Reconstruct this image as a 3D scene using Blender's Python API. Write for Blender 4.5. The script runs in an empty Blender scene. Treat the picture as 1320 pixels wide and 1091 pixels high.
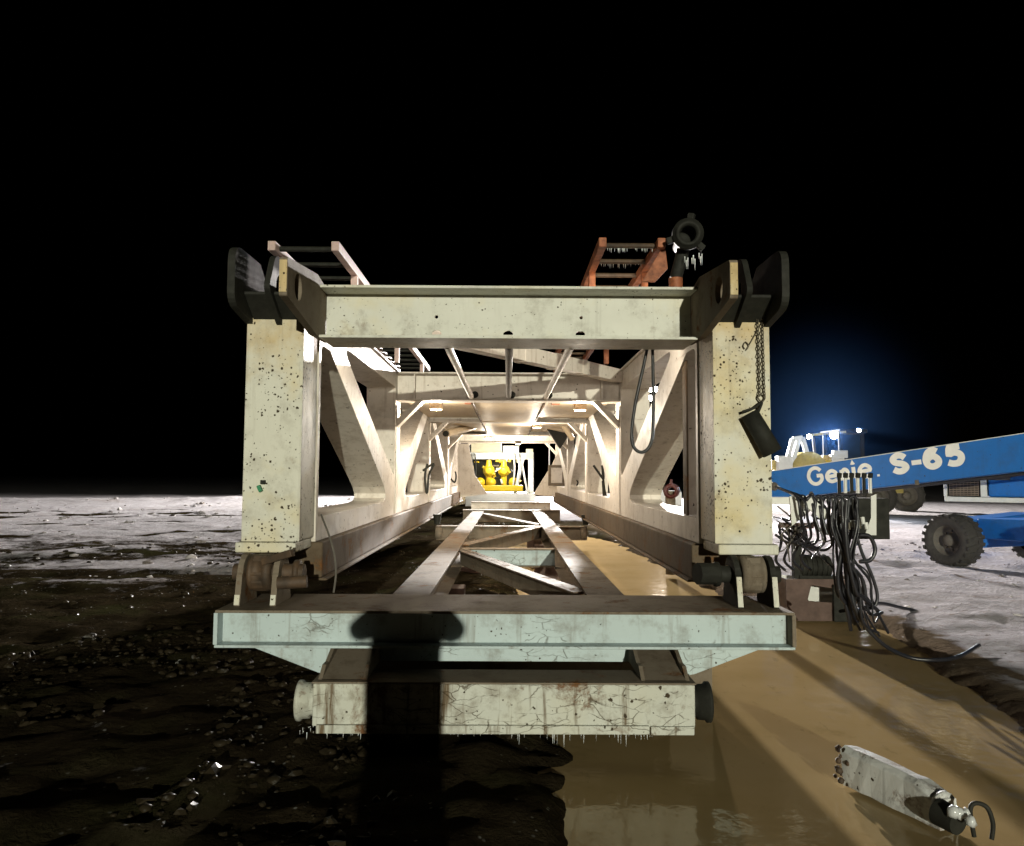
import bpy, math, random
import numpy as np
from mathutils import Vector, Matrix, Euler
from mathutils.geometry import tessellate_polygon
random.seed(7)
R = math.radians
scene = bpy.context.scene
COL = scene.collection

# ------------------------------------------------------------------ camera
CAM_H = 1.7
FPX = 1000.0                       # focal length in photo pixels (photo 1320 x 1091)
cam_data = bpy.data.cameras.new('camera')
cam_data.sensor_fit = 'HORIZONTAL'
cam_data.sensor_width = 36.0
cam_data.lens = 36.0 * FPX / 1320.0
cam_data.clip_start = 0.02
cam_data.clip_end = 2000
cam = bpy.data.objects.new('camera', cam_data)
COL.objects.link(cam)
PITCH = math.atan(66.5 / FPX)
ROT = (Euler((0, 0, R(-0.29))).to_matrix() @ Euler((R(90) + PITCH, 0, 0)).to_matrix() @ Euler((0, 0, R(0.3))).to_matrix())
cam.matrix_world = Matrix.Translation((0, 0, CAM_H)) @ ROT.to_4x4()
scene.camera = cam

# ------------------------------------------------------------------ night sky
world = bpy.data.worlds.new('World')
scene.world = world
world.use_nodes = True
wn = world.node_tree
bg = wn.nodes['Background']
sky = wn.nodes.new('ShaderNodeTexSky')
sky.sky_type = 'NISHITA'
sky.sun_disc = False
sky.sun_elevation = R(-8)
sky.sun_rotation = R(60)
wn.links.new(sky.outputs[0], bg.inputs[0])
bg.inputs[1].default_value = 0.012

# ------------------------------------------------------------------ exposure
scene.view_settings.view_transform = 'Standard'
scene.view_settings.look = 'None'
scene.view_settings.exposure = 0.4
scene.view_settings.gamma = 1.0
scene.cycles.max_bounces = 6
scene.cycles.diffuse_bounces = 3
scene.cycles.glossy_bounces = 3
scene.cycles.transmission_bounces = 3
scene.cycles.volume_bounces = 0
scene.cycles.sample_clamp_indirect = 4
scene.cycles.use_denoising = True

# light strengths (each lamp is made where its fixture is built, further down)
KEY_W, FAR_W, MAST_W, LOADER_W, TOWER_W = 82000, 225000, 105, 1600, 9500

# ------------------------------------------------------------------ helpers
def ray(px, py):
    v = Vector(((px - 660) / FPX, -(py - 545.5) / FPX, -1.0))
    return ROT @ v
def at(px, py, Y):
    d = ray(px, py)
    t = Y / d.y
    return Vector((d.x * t, Y, CAM_H + d.z * t))
def on_ground(px, py, z=0.0):
    d = ray(px, py)
    t = (z - CAM_H) / d.z
    return Vector((d.x * t, d.y * t, z))
def on_plane(px, py, p0, n):
    d = ray(px, py)
    o = Vector((0, 0, CAM_H))
    t = (p0 - o).dot(n) / d.dot(n)
    return o + d * t

MATS = {}
def put(o, label=None, cat=None, group=None, kind=None):
    if label: o['label'] = label
    if cat: o['category'] = cat
    if group: o['group'] = group
    if kind: o['kind'] = kind
    return o
def thing(name, loc, label, cat, group=None):
    o = bpy.data.objects.new(name, None)
    o.empty_display_size = 0.2
    o.location = loc
    COL.objects.link(o)
    return put(o, label, cat, group)
def world_of(o):
    b = Matrix.LocRotScale(o.location, o.rotation_euler, o.scale)
    return b if o.parent is None else world_of(o.parent) @ o.matrix_parent_inverse @ b
def child_of(o, parent):
    o.parent = parent
    o.matrix_parent_inverse = world_of(parent).inverted()

class MB:
    """collects shapes in world coordinates, build() links them as one mesh object"""
    def __init__(s):
        s.v, s.f, s.sm = [], [], []
    def add(s, vs, fs, smooth=False):
        b = len(s.v)
        s.v += [tuple(v) for v in vs]
        s.f += [tuple(i + b for i in f) for f in fs]
        s.sm += [smooth] * len(fs)
        return s
    def box(s, x0, x1, y0, y1, z0, z1, M=None):
        vs = [Vector((x, y, z)) for x in (x0, x1) for y in (y0, y1) for z in (z0, z1)]
        if M is not None: vs = [M @ v for v in vs]
        return s.add(vs, [(0,1,3,2),(4,6,7,5),(0,4,5,1),(2,3,7,6),(0,2,6,4),(1,5,7,3)])
    def bar(s, a, b, w, h, up=(0,0,1)):
        """box from a to b, w across, h in the up direction"""
        a, b = Vector(a), Vector(b)
        d = (b - a).normalized()
        u = Vector(up)
        side = d.cross(u)
        if side.length < 1e-5: side = d.cross(Vector((1, 0, 0)))
        side.normalize()
        u = side.cross(d).normalized()
        vs = []
        for p in (a, b):
            for i, j in ((-1,-1),(1,-1),(1,1),(-1,1)):
                vs.append(p + side * (w / 2 * i) + u * (h / 2 * j))
        return s.add(vs, [(0,1,2,3)[::-1],(4,5,6,7),(0,1,5,4),(1,2,6,5),(2,3,7,6),(3,0,4,7)])
    def cyl(s, a, b, r, r2=None, n=20, cap=True):
        a, b = Vector(a), Vector(b)
        r2 = r if r2 is None else r2
        d = (b - a).normalized()
        t = Vector((0, 0, 1)) if abs(d.z) < .9 else Vector((1, 0, 0))
        u = d.cross(t).normalized(); w = d.cross(u)
        vs = []
        for p, rr in ((a, r), (b, r2)):
            for i in range(n):
                an = 2 * math.pi * i / n
                vs.append(p + (u * math.cos(an) + w * math.sin(an)) * rr)
        s.add(vs, [(i, (i+1) % n, n + (i+1) % n, n + i) for i in range(n)], True)
        if cap:
            s.add(vs[:n], [tuple(range(n))[::-1]]); s.add(vs[n:], [tuple(range(n))])
        return s
    def lathe(s, c, axis, prof, n=32):
        """prof: list of (distance along axis, radius)"""
        c, d = Vector(c), Vector(axis).normalized()
        t = Vector((0, 0, 1)) if abs(d.z) < .9 else Vector((1, 0, 0))
        u = d.cross(t).normalized(); w = d.cross(u)
        vs, fs = [], []
        for (l, r) in prof:
            for i in range(n):
                an = 2 * math.pi * i / n
                vs.append(c + d * l + (u * math.cos(an) + w * math.sin(an)) * r)
        for k in range(len(prof) - 1):
            for i in range(n):
                fs.append((k*n + i, k*n + (i+1) % n, (k+1)*n + (i+1) % n, (k+1)*n + i))
        return s.add(vs, fs, True)
    def tube(s, pts, r, n=8, sub=6):
        pts = [Vector(p) for p in pts]
        if sub > 1 and len(pts) > 2:
            q = []
            for i in range(len(pts) - 1):
                p0 = pts[max(i-1, 0)]; p1 = pts[i]; p2 = pts[i+1]; p3 = pts[min(i+2, len(pts)-1)]
                for k in range(sub):
                    t = k / sub
                    q.append(.5 * ((2*p1) + (p2-p0)*t + (2*p0-5*p1+4*p2-p3)*t*t + (3*p1-p0-3*p2+p3)*t**3))
            q.append(pts[-1]); pts = q
        vs, fs = [], []
        prev = None
        for i, p in enumerate(pts):
            d = (pts[min(i+1, len(pts)-1)] - pts[max(i-1, 0)]).normalized()
            if prev is None:
                t = Vector((0, 0, 1)) if abs(d.z) < .9 else Vector((1, 0, 0))
                u = d.cross(t).normalized()
            else:
                u = (prev - d * prev.dot(d)).normalized()
            prev = u
            w = d.cross(u)
            for k in range(n):
                an = 2 * math.pi * k / n
                vs.append(p + (u * math.cos(an) + w * math.sin(an)) * r)
        for i in range(len(pts) - 1):
            for k in range(n):
                fs.append((i*n + k, i*n + (k+1) % n, (i+1)*n + (k+1) % n, (i+1)*n + k))
        s.add(vs, fs, True)
        s.add(vs[:n], [tuple(range(n))]); s.add(vs[-n:], [tuple(range(n))[::-1]])
        return s
    def plate(s, outer, holes, fn, t0, t1):
        """flat polygon (with holes) given in 2-D, fn(a,b,t) -> world, thickness t0..t1"""
        loops = [list(outer)] + [list(h) for h in holes]
        tri = tessellate_polygon([[Vector((a, b, 0)) for a, b in lp] for lp in loops])
        flat = [p for lp in loops for p in lp]
        n = len(flat)
        vs = [fn(a, b, t0) for a, b in flat] + [fn(a, b, t1) for a, b in flat]
        fs = [tuple(t) for t in tri] + [tuple(i + n for i in reversed(t)) for t in tri]
        b0 = 0
        for lp in loops:
            m = len(lp)
            for i in range(m):
                j = (i + 1) % m
                fs.append((b0 + i, b0 + j, n + b0 + j, n + b0 + i))
            b0 += m
        return s.add(vs, fs)
    def build(s, name, mat, parent=None, bevel=0.0, label=None, fix=True):
        me = bpy.data.meshes.new(name)
        me.from_pydata(s.v, [], s.f)
        me.polygons.foreach_set('use_smooth', s.sm)
        if fix:
            import bmesh
            bm = bmesh.new(); bm.from_mesh(me)
            bmesh.ops.recalc_face_normals(bm, faces=bm.faces)
            bm.to_mesh(me); bm.free()
        me.materials.append(mat)
        me.update()
        o = bpy.data.objects.new(name, me)
        COL.objects.link(o)
        if parent is not None: child_of(o, parent)
        if bevel:
            b = o.modifiers.new('bevel', 'BEVEL'); b.width = bevel; b.segments = 2
            b.limit_method = 'ANGLE'; b.angle_limit = R(35)
        if label: o['label'] = label
        return o

def rounded(pts, r, k=5):
    """round the corners of a 2-D polygon"""
    out = []
    n = len(pts)
    for i in range(n):
        p = Vector(pts[i]); a = Vector(pts[i-1]) - p; b = Vector(pts[(i+1) % n]) - p
        la, lb = a.length, b.length
        a.normalize(); b.normalize()
        ang = a.angle(b)
        rr = r[i] if isinstance(r, (list, tuple)) else r
        d = min(rr / math.tan(ang / 2), la * .45, lb * .45)
        p0 = p + a * d; p1 = p + b * d
        for j in range(k + 1):
            t = j / k
            out.append(tuple((1-t)**2 * p0 + 2*t*(1-t) * p + t*t * p1))
    return out
def circle(cx, cy, r, n=20):
    return [(cx + r * math.cos(2*math.pi*i/n), cy + r * math.sin(2*math.pi*i/n)) for i in range(n)]

# ------------------------------------------------------------------ materials
class NT:
    def __init__(s, name):
        s.m = bpy.data.materials.new(name); s.m.use_nodes = True
        s.t = s.m.node_tree; s.p = s.t.nodes['Principled BSDF']
        s.co = s.t.nodes.new('ShaderNodeTexCoord').outputs['Object']
    def n(s, typ, ins=None, **props):
        nd = s.t.nodes.new(typ)
        for k, v in props.items(): setattr(nd, k, v)
        for k, v in (ins or {}).items():
            if isinstance(v, bpy.types.NodeSocket): s.t.links.new(v, nd.inputs[k])
            else: nd.inputs[k].default_value = v
        return nd
    def scale(s, v):
        return s.n('ShaderNodeMapping', {'Vector': s.co, 'Scale': v}).outputs[0]
    def noise(s, sc, det=4, rough=.55, vec=None, dist=0):
        return s.n('ShaderNodeTexNoise', {'Vector': vec or s.co, 'Scale': sc, 'Detail': det, 'Roughness': rough, 'Distortion': dist}).outputs[0]
    def step(s, val, a, b):
        return s.n('ShaderNodeMapRange', {'Value': val, 'From Min': a, 'From Max': b}).outputs[0]
    def mix(s, fac, a, b):
        nd = s.n('ShaderNodeMix', data_type='RGBA')
        for i, v in ((0, fac), (6, a), (7, b)):
            if isinstance(v, bpy.types.NodeSocket): s.t.links.new(v, nd.inputs[i])
            else: nd.inputs[i].default_value = v if i == 0 else (*v, 1)
        return nd.outputs[2]
    def math(s, op, a, b=0.0):
        nd = s.n('ShaderNodeMath', operation=op)
        for i, v in ((0, a), (1, b)):
            if isinstance(v, bpy.types.NodeSocket): s.t.links.new(v, nd.inputs[i])
            else: nd.inputs[i].default_value = v
        return nd.outputs[0]
    def out(s, col, rough, bump=None, bdist=.01, bstr=.5, metal=0, spec=.5):
        def st(k, v):
            if isinstance(v, bpy.types.NodeSocket): s.t.links.new(v, s.p.inputs[k])
            else: s.p.inputs[k].default_value = (*v, 1) if isinstance(v, tuple) else v
        st('Base Color', col); st('Roughness', rough); st('Metallic', metal); st('Specular IOR Level', spec)
        if bump is not None:
            b = s.n('ShaderNodeBump', {'Height': bump, 'Distance': bdist, 'Strength': bstr})
            s.t.links.new(b.outputs[0], s.p.inputs['Normal'])
        return s.m

RUST = (.085, .038, .016)
def paint(name, base, speck=.0, sscale=26, rust=.3, dirt=.35, dirtcol=(.12, .085, .05), rough=.5, cracks=0.0, yellow=0.0, streak=.4, topstain=0.0, spec=.35):
    """weathered paint: chips (speck), rust blotches, grime, drip streaks, hairline cracks"""
    t = NT(name)
    big = t.noise(1.3, 5, .6)
    col = t.mix(t.step(big, .3, .75), tuple(c * .9 for c in base), base)
    if yellow:
        col = t.mix(t.math('MULTIPLY', t.step(t.noise(1.7, 4, .6), .48, .72), yellow), col, (base[0]*.95, base[1]*.78, base[2]*.42))
    if topstain:
        zz = t.n('ShaderNodeSeparateXYZ', {0: t.co}).outputs[2]
        zz = t.math('ADD', zz, t.math('MULTIPLY', t.math('SUBTRACT', t.noise(3.5, 5, .65), .5), 1.3))
        col = t.mix(t.math('MULTIPLY', t.step(zz, 2.35, 2.95), topstain), col, (.50, .33, .09))
    gr = t.noise(4.5, 8, .72)
    col = t.mix(t.math('MULTIPLY', t.step(gr, .5, .78), dirt), col, dirtcol)
    if streak:
        st = t.noise(1.0, 6, .65, t.scale((14, 14, .9)))
        col = t.mix(t.math('MULTIPLY', t.step(st, .56, .8), streak * dirt * 1.6), col, dirtcol)
    rs = t.math('MULTIPLY', t.step(t.noise(3.1, 9, .75, dist=.3), .62 - .1 * rust, .70 - .08 * rust), min(1, rust * 2))
    rc = t.mix(t.noise(30, 3), RUST, (.2, .09, .03))
    col = t.mix(rs, col, rc)
    msk = rs
    if speck:
        vo = t.n('ShaderNodeTexVoronoi', {'Vector': t.co, 'Scale': sscale * 1.7, 'Randomness': 1.0})
        w = t.noise(sscale * 2.2, 4, .7)
        d = t.math('ADD', vo.outputs['Distance'], t.math('MULTIPLY', t.math('SUBTRACT', w, .5), 1.5))
        fine = t.step(t.math('ADD', t.noise(sscale * 1.3, 7, .78), t.math('MULTIPLY', t.step(t.noise(2.2, 4, .6), .38, .7), .10 * min(speck, 1.5))), .745, .775)
        patch = t.step(t.noise(2.2, 4, .6), .40, .66)
        rc_ = t.n('ShaderNodeSeparateXYZ', {0: vo.outputs['Color']}).outputs[0]
        thr = t.math('MULTIPLY', t.math('MULTIPLY', patch, .37 * speck), t.math('MULTIPLY', rc_, t.math('MULTIPLY', rc_, rc_)))
        sp = t.math('MAXIMUM', t.step(t.math('SUBTRACT', thr, d), .0, .05), fine)
        col = t.mix(sp, col, (.04, .027, .012))
        msk = t.math('MAXIMUM', msk, sp)
    if cracks:
        v2 = t.n('ShaderNodeTexVoronoi', {'Vector': t.n('ShaderNodeMapping', {'Vector': t.n('ShaderNodeVectorMath', {0: t.co, 1: t.n('ShaderNodeVectorMath', {0: t.n('ShaderNodeTexNoise', {'Vector': t.co, 'Scale': 4., 'Detail': 5.}).outputs[1], 'Scale': .18}, operation='SCALE').outputs[0]}, operation='ADD').outputs[0], 'Scale': (3.2, 3, 11)}).outputs[0], 'Scale': 1.5}, feature='DISTANCE_TO_EDGE')
        cp = t.step(t.noise(2.6, 5, .65), .50 + .04 * (1 - cracks), .58)
        cr = t.math('MULTIPLY', t.step(v2.outputs[0], .030, .006), t.math('MULTIPLY', cp, cracks))
        col = t.mix(cr, col, (.06, .04, .018))
        msk = t.math('MAXIMUM', msk, cr)
    ro = t.math('ADD', t.math('MULTIPLY', gr, .35), rough - .15)
    ro = t.math('ADD', ro, t.math('MULTIPLY', msk, .25))
    bh = t.math('ADD', t.math('MULTIPLY', msk, -1.0), t.math('MULTIPLY', t.noise(22, 6, .7), .8))
    return t.out(col, ro, bh, .004, .6, spec=spec)

def simple(name, base, rough=.5, var=.25, sc=12, metal=0, bd=.002, spec=.5, col2=None):
    t = NT(name)
    c2 = col2 or tuple(c * (1 - var) for c in base)
    nz = t.noise(sc, 6, .65)
    return t.out(t.mix(t.step(nz, .3, .7), base, c2), t.math('ADD', t.math('MULTIPLY', nz, .3), rough - .15), nz, bd, .6, metal, spec)

def emit(name, col, s):
    t = NT(name)
    t.p.inputs['Base Color'].default_value = (*col, 1)
    t.p.inputs['Emission Color'].default_value = (*col, 1)
    t.p.inputs['Emission Strength'].default_value = s
    return t.m

M_cream = paint('cream_paint_chipped', (.64, .63, .54), speck=1.9, rust=.22, dirt=.5, yellow=.8, streak=.6, topstain=.75)
M_beam = paint('cream_paint_beam', (.63, .63, .56), speck=1.0, sscale=24, rust=.2, dirt=.55, yellow=.6)
M_inner = paint('white_paint_inner', (.66, .61, .54), speck=.5, sscale=9, rust=.18, dirt=.6, dirtcol=(.22, .16, .10), streak=.9)
M_blue = paint('pale_blue_paint', (.46, .55, .56), speck=.9, sscale=18, rust=.2, dirt=.75, cracks=.6, streak=.7)
M_iced = paint('muddy_ice_crust', (.52, .53, .47), speck=1.0, sscale=14, rust=.8, dirt=1.0, dirtcol=(.12, .08, .04), cracks=.8, streak=1.5, yellow=.25)
M_dirty = paint('grimy_steel', (.20, .165, .125), speck=.2, rust=.5, dirt=.85, dirtcol=(.07, .045, .025), rough=.7, spec=.06)
M_rail = paint('grimy_rail', (.15, .12, .09), speck=.3, rust=.7, dirt=.9, dirtcol=(.05, .035, .022), rough=.75, spec=.04)
M_chord = paint('grimy_chord', (.12, .09, .06), speck=.2, rust=.6, dirt=.9, dirtcol=(.055, .035, .02), rough=.7, spec=.08)
M_dark = simple('greased_steel_and_shade', (.026, .026, .021), .7, .5, 14, bd=.004, spec=.2)
M_rusty = simple('rusted_steel', (.10, .058, .03), .7, .4, 9, bd=.008, col2=(.028, .019, .012))
M_orange = simple('orange_rusted_paint', (.42, .13, .045), .65, .5, 18, bd=.004, col2=(.14, .045, .02))
M_pink = simple('primer_rail_paint', (.58, .42, .38), .6, .3, 9)
M_rubber = simple('black_rubber', (.018, .018, .020), .42, .4, 30, bd=.001)
M_hose = simple('hydraulic_hose_rubber', (.022, .022, .028), .35, .4, 40, bd=.0006)
M_tan = paint('tan_ceiling_plate', (.58, .47, .32), speck=.6, sscale=14, rust=.22, dirt=.35, dirtcol=(.16, .09, .04))
M_lift = paint('lift_blue_paint', (.016, .15, .50), speck=.5, sscale=10, rust=.0, dirt=.45, dirtcol=(.05, .06, .07), rough=.4)
M_letter = simple('white_vinyl', (.86, .86, .84), .5, .1, 9)
M_tyre = simple('tyre_rubber_dusty', (.055, .050, .044), .85, .4, 16, bd=.006)
M_rim = simple('rim_muddy', (.13, .115, .095), .75, .35, 10, bd=.004)
M_yellow = simple('yellow_enamel', (.72, .50, .02), .4, .25, 10)
M_grille = simple('rusty_grille', (.26, .19, .14), .7, .3, 14)
M_loader = simple('loader_ochre', (.46, .36, .10), .5, .3, 8)
M_white = simple('white_steel_paint', (.72, .72, .68), .5, .15, 8)
M_glass = simple('cab_glass_dark', (.02, .03, .04), .12, .1, 5, bd=0)
M_chain = simple('chain_steel', (.10, .085, .06), .5, .4, 40, metal=.6)
M_green = simple('green_plastic', (.01, .22, .09), .45, .2, 20)
M_red = simple('maroon_valve_paint', (.09, .014, .012), .5, .3, 20)
M_brown = simple('brown_steel_tray', (.10, .055, .04), .65, .4, 9, bd=.004)
M_louvre = simple('cream_louvre', (.66, .60, .42), .55, .15, 6)
M_jacket = simple('work_jacket', (.03, .035, .05), .85, .3, 30)
M_skin = simple('skin', (.50, .32, .24), .55, .1, 20)
M_phone = simple('phone_shell', (.02, .02, .02), .25, .1, 20)
def make_ice():
    t = NT('ice')
    t.p.inputs['Transmission Weight'].default_value = .35
    nz = t.noise(30, 3)
    return t.out((.74, .76, .76), .18, nz, .003, .5)
M_ice = make_ice()

# ------------------------------------------------------------------ ground
def vnoise(x, y, seed=0):
    xi = np.floor(x).astype(np.int64); yi = np.floor(y).astype(np.int64)
    xf = x - xi; yf = y - yi
    def h(a, b):
        n = (a * 374761393 + b * 668265263 + seed * 974711) & 0x7fffffff
        n = ((n ^ (n >> 13)) * 1274126177) & 0x7fffffff
        return ((n ^ (n >> 16)) & 0xffff) / 65535.0
    u = xf*xf*(3-2*xf); v = yf*yf*(3-2*yf)
    return (h(xi,yi)*(1-u)+h(xi+1,yi)*u)*(1-v) + (h(xi,yi+1)*(1-u)+h(xi+1,yi+1)*u)*v
def fbm(x, y, o=4, seed=0, g=.5):
    s = 0; a = 1; tot = 0
    for i in range(o):
        s = s + a * vnoise(x * 2**i + 17.3*i, y * 2**i - 9.1*i, seed + i); tot += a; a *= g
    return s / tot
def sdist(x, y, poly):
    """signed distance to a polygon, negative inside"""
    d = np.full(x.shape, 1e9); ins = np.zeros(x.shape, bool)
    n = len(poly)
    for i in range(n):
        ax, ay = poly[i]; bx, by = poly[(i+1) % n]
        ex, ey = bx-ax, by-ay
        t = np.clip(((x-ax)*ex + (y-ay)*ey) / (ex*ex+ey*ey), 0, 1)
        d = np.minimum(d, np.hypot(x-ax-ex*t, y-ay-ey*t))
        c = ((ay > y) != (by > y)) & (x < (bx-ax)*(y-ay)/((by-ay) if by != ay else 1e-9)+ax)
        ins ^= c
    return np.where(ins, -d, d)
PUDDLE = [(.42, 5.6), (.36, 4.4), (.33, 3.4), (.2, 2.2), (.6, .6), (2.2, -.6), (4.6, .4), (4.6, 3.0), (3.9, 4.6), (3.5, 5.6), (3.75, 6.6),
          (4.0, 8.0), (4.1, 9.2), (3.7, 10.0), (3.1, 11.5), (3.0, 15), (2.7, 20), (1.9, 25), (.3, 26), (-1.0, 23.5), (-1.1, 20), (.1, 15), (.35, 11), (.3, 8)]
def smooth(a, b, t):
    t = np.clip((t-a)/(b-a), 0, 1); return t*t*(3-2*t)
RUTS = ((-14.2, .5, .06), (-11.5, .35, -.06), (-8.3, .5, .06), (-6.4, .6, -.05), (-3.0, .5, .045), (0.0, .5, .05), (4.0, .5, .07), (9.0, .6, .08), (15., .8, .10), (23, 1.2, .14))
TRACK_SHADE = ((7.03, 16.35, 7.87, 11.49, 0.16, 0.55), (7.48, 18.48, 9.24, 13.49, 0.14, 0.4), (10.57, 21.79, 12.52, 18.28, 0.2, 0.45), (13.51, 30.36, 18.2, 26.56, 0.3, 0.45), (4.3, 9.04, 4.35, 6.34, 0.1, 0.45), (5.18, 12.78, 5.74, 8.37, 0.1, 0.4))  # tyre tracks and the boom's shadow, painted as dark stripes in the snow
def ground_field(x, y):
    pd = sdist(x, y, PUDDLE) + (fbm(x*1.7, y*1.7, 3, 5) - .5) * .45 + (fbm(x*6, y*6, 3, 6, .7) - .5) * .22
    r = np.hypot(x, y)
    base = .05 + .05 * (fbm(x*.35, y*.35, 3, 1) - .5) * 2 + .045 * (fbm(x*2.1, y*2.1, 4, 2) - .5) * 2
    near = smooth(16, 5, r)
    base = base + near * (.10 * (fbm(x*5, y*5, 3, 3) - .5) + .05 * np.abs(fbm(x*2.6, y*2.6, 3, 13) - .5))
    # ruts ploughed roughly across the view on the left, along on the right
    q = (y - 23) - .42 * (x + 12) + .6 * (fbm(x*.15, y*.15, 2, 9) - .5) * 6
    left = smooth(-2.5, -5, x)
    for c, w, a in RUTS:
        base = base + left * a * np.exp(-((q-c)/w)**2) * (.4 + 1.2 * fbm(x*.5, y*.5, 3, 21))
    lump = smooth(.58, .8, fbm(x*.9, y*.9, 4, 31)) * smooth(11, 20, y) * left * .07 + left * .05 * (fbm(x*2.2, y*2.2, 3, 33, .6) - .5)
    wind = np.exp(-((q-24)/3.0)**2) * left * .28 * fbm(x*.7, y*.7, 4, 41, .6)
    base = base + lump + wind
    rt = smooth(3.6, 4.6, x)
    base = base + rt * (.05 * (fbm(x*1.2, y*3.5, 4, 51, .6) - .35) + .05 * (fbm(x*3.5, y*3.5, 4, 55, .65) - .5) * smooth(22, 8, r))
    base = base + .22 * np.exp(-(((x+.35)/.75)**2 + ((y-9.2)/1.9)**2)) * (.5 + fbm(x*3, y*3, 3, 61))   # mud heap between the rails
    base = base * (1 - .65 * smooth(2.8, 3.6, x) * smooth(1.8, .5, pd))
    z = np.where(pd < .45, base * smooth(-.05, .45, pd) - .16 * smooth(.25, -.25, pd) - .02 * smooth(.4, 0, pd), base)
    # snow cover 0..1
    sl = smooth(-10.5, -.5, q + 4.0 * (fbm(x*.6, y*.6, 4, 71) - .5) + 1.0) * left
    sl = np.maximum(sl, .58 * left * smooth(-17, -7, q) * smooth(.33, .58, fbm(x*.4, y*1.5, 4, 77)))
    sr = smooth(-.3, 1.3, pd + 1.1 * (fbm(x*1.5, y*1.5, 4, 81) - .5)) * smooth(2.6, 3.4, x) * smooth(3.0, 6.5, y)
    sl = np.maximum(sl, left * .64 * smooth(7.0, 15, y) * smooth(.22, .52, fbm(x*.5, y*1.6, 4, 78)))
    sl = np.maximum(sl, .27 * smooth(-1.0, -2.0, x) * smooth(.30, .65, fbm(x*1.1, y*1.6, 4, 79)))
    sl = sl * (.60 + .55 * smooth(.3, .65, fbm(x*.45, y*.8, 4, 83)))
    sr = np.maximum(sr, .36 * smooth(2.6, 3.4, x) * smooth(3.0, 5.0, y) * smooth(.0, .35, pd))
    for c, w in ((-3.6, .30), (-1.6, .25), (1.2, .30), (2.6, .25), (6.2, .35), (8.4, .3), (12.5, .5), (18, .6)):
        sl = sl - left * .75 * np.exp(-((q-c)/w)**2) * smooth(.35, .6, fbm(x*.35, y*.35, 3, 23))
    for (ax_, ay_, bx_, by_, w, dp) in TRACK_SHADE:
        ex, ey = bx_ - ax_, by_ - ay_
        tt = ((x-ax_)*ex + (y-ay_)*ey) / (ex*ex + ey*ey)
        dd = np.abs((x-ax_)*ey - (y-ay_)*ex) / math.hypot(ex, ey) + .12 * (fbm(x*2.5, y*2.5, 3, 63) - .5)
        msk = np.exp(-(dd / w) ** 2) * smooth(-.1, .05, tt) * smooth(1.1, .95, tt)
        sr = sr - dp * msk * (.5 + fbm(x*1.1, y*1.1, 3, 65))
        z = z - .03 * msk * smooth(.5, 1.2, pd)
    far = smooth(25, 32, y) * smooth(-2, 1, x)
    far = np.maximum(far, smooth(60, 80, y))
    snow = np.clip(np.maximum(np.maximum(sl, sr), far), 0, 1)
    return z, snow, pd
def axis(lo, hi, n, c=0.0, k=5.5):
    a = math.asinh((lo-c)*k/20); b = math.asinh((hi-c)*k/20)
    return c + np.sinh(np.linspace(a, b, n)) * 20 / k
gx = axis(-240, 240, 480, 0); gy = axis(-90, 400, 540, 5.0)
X, Yg = np.meshgrid(gx, gy, indexing='ij')
Z, S, PD = ground_field(X, Yg)
fade = smooth(90, 200, np.hypot(X, Yg))
Z = Z * (1 - fade)
nxg, nyg = X.shape
verts = np.stack([X, Yg, Z], -1).reshape(-1, 3)
ii = (np.arange(nxg-1)[:, None] * nyg + np.arange(nyg-1)[None, :]).reshape(-1)
quads = np.stack([ii, ii + nyg, ii + nyg + 1, ii + 1], -1)
gm = bpy.data.meshes.new('ground')
gm.vertices.add(len(verts)); gm.vertices.foreach_set('co', verts.ravel())
gm.loops.add(quads.size); gm.loops.foreach_set('vertex_index', quads.ravel().astype(np.int32))
gm.polygons.add(len(quads))
gm.polygons.foreach_set('loop_start', np.arange(0, quads.size, 4, dtype=np.int32))
gm.update(calc_edges=True)
gm.polygons.foreach_set('use_smooth', np.ones(len(quads), bool))
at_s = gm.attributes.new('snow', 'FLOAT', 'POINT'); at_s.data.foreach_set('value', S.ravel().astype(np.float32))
ground = bpy.data.objects.new('ground', gm); COL.objects.link(ground)
put(ground, 'frozen mud yard with ploughed snow further out', 'ground', kind='structure')
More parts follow.
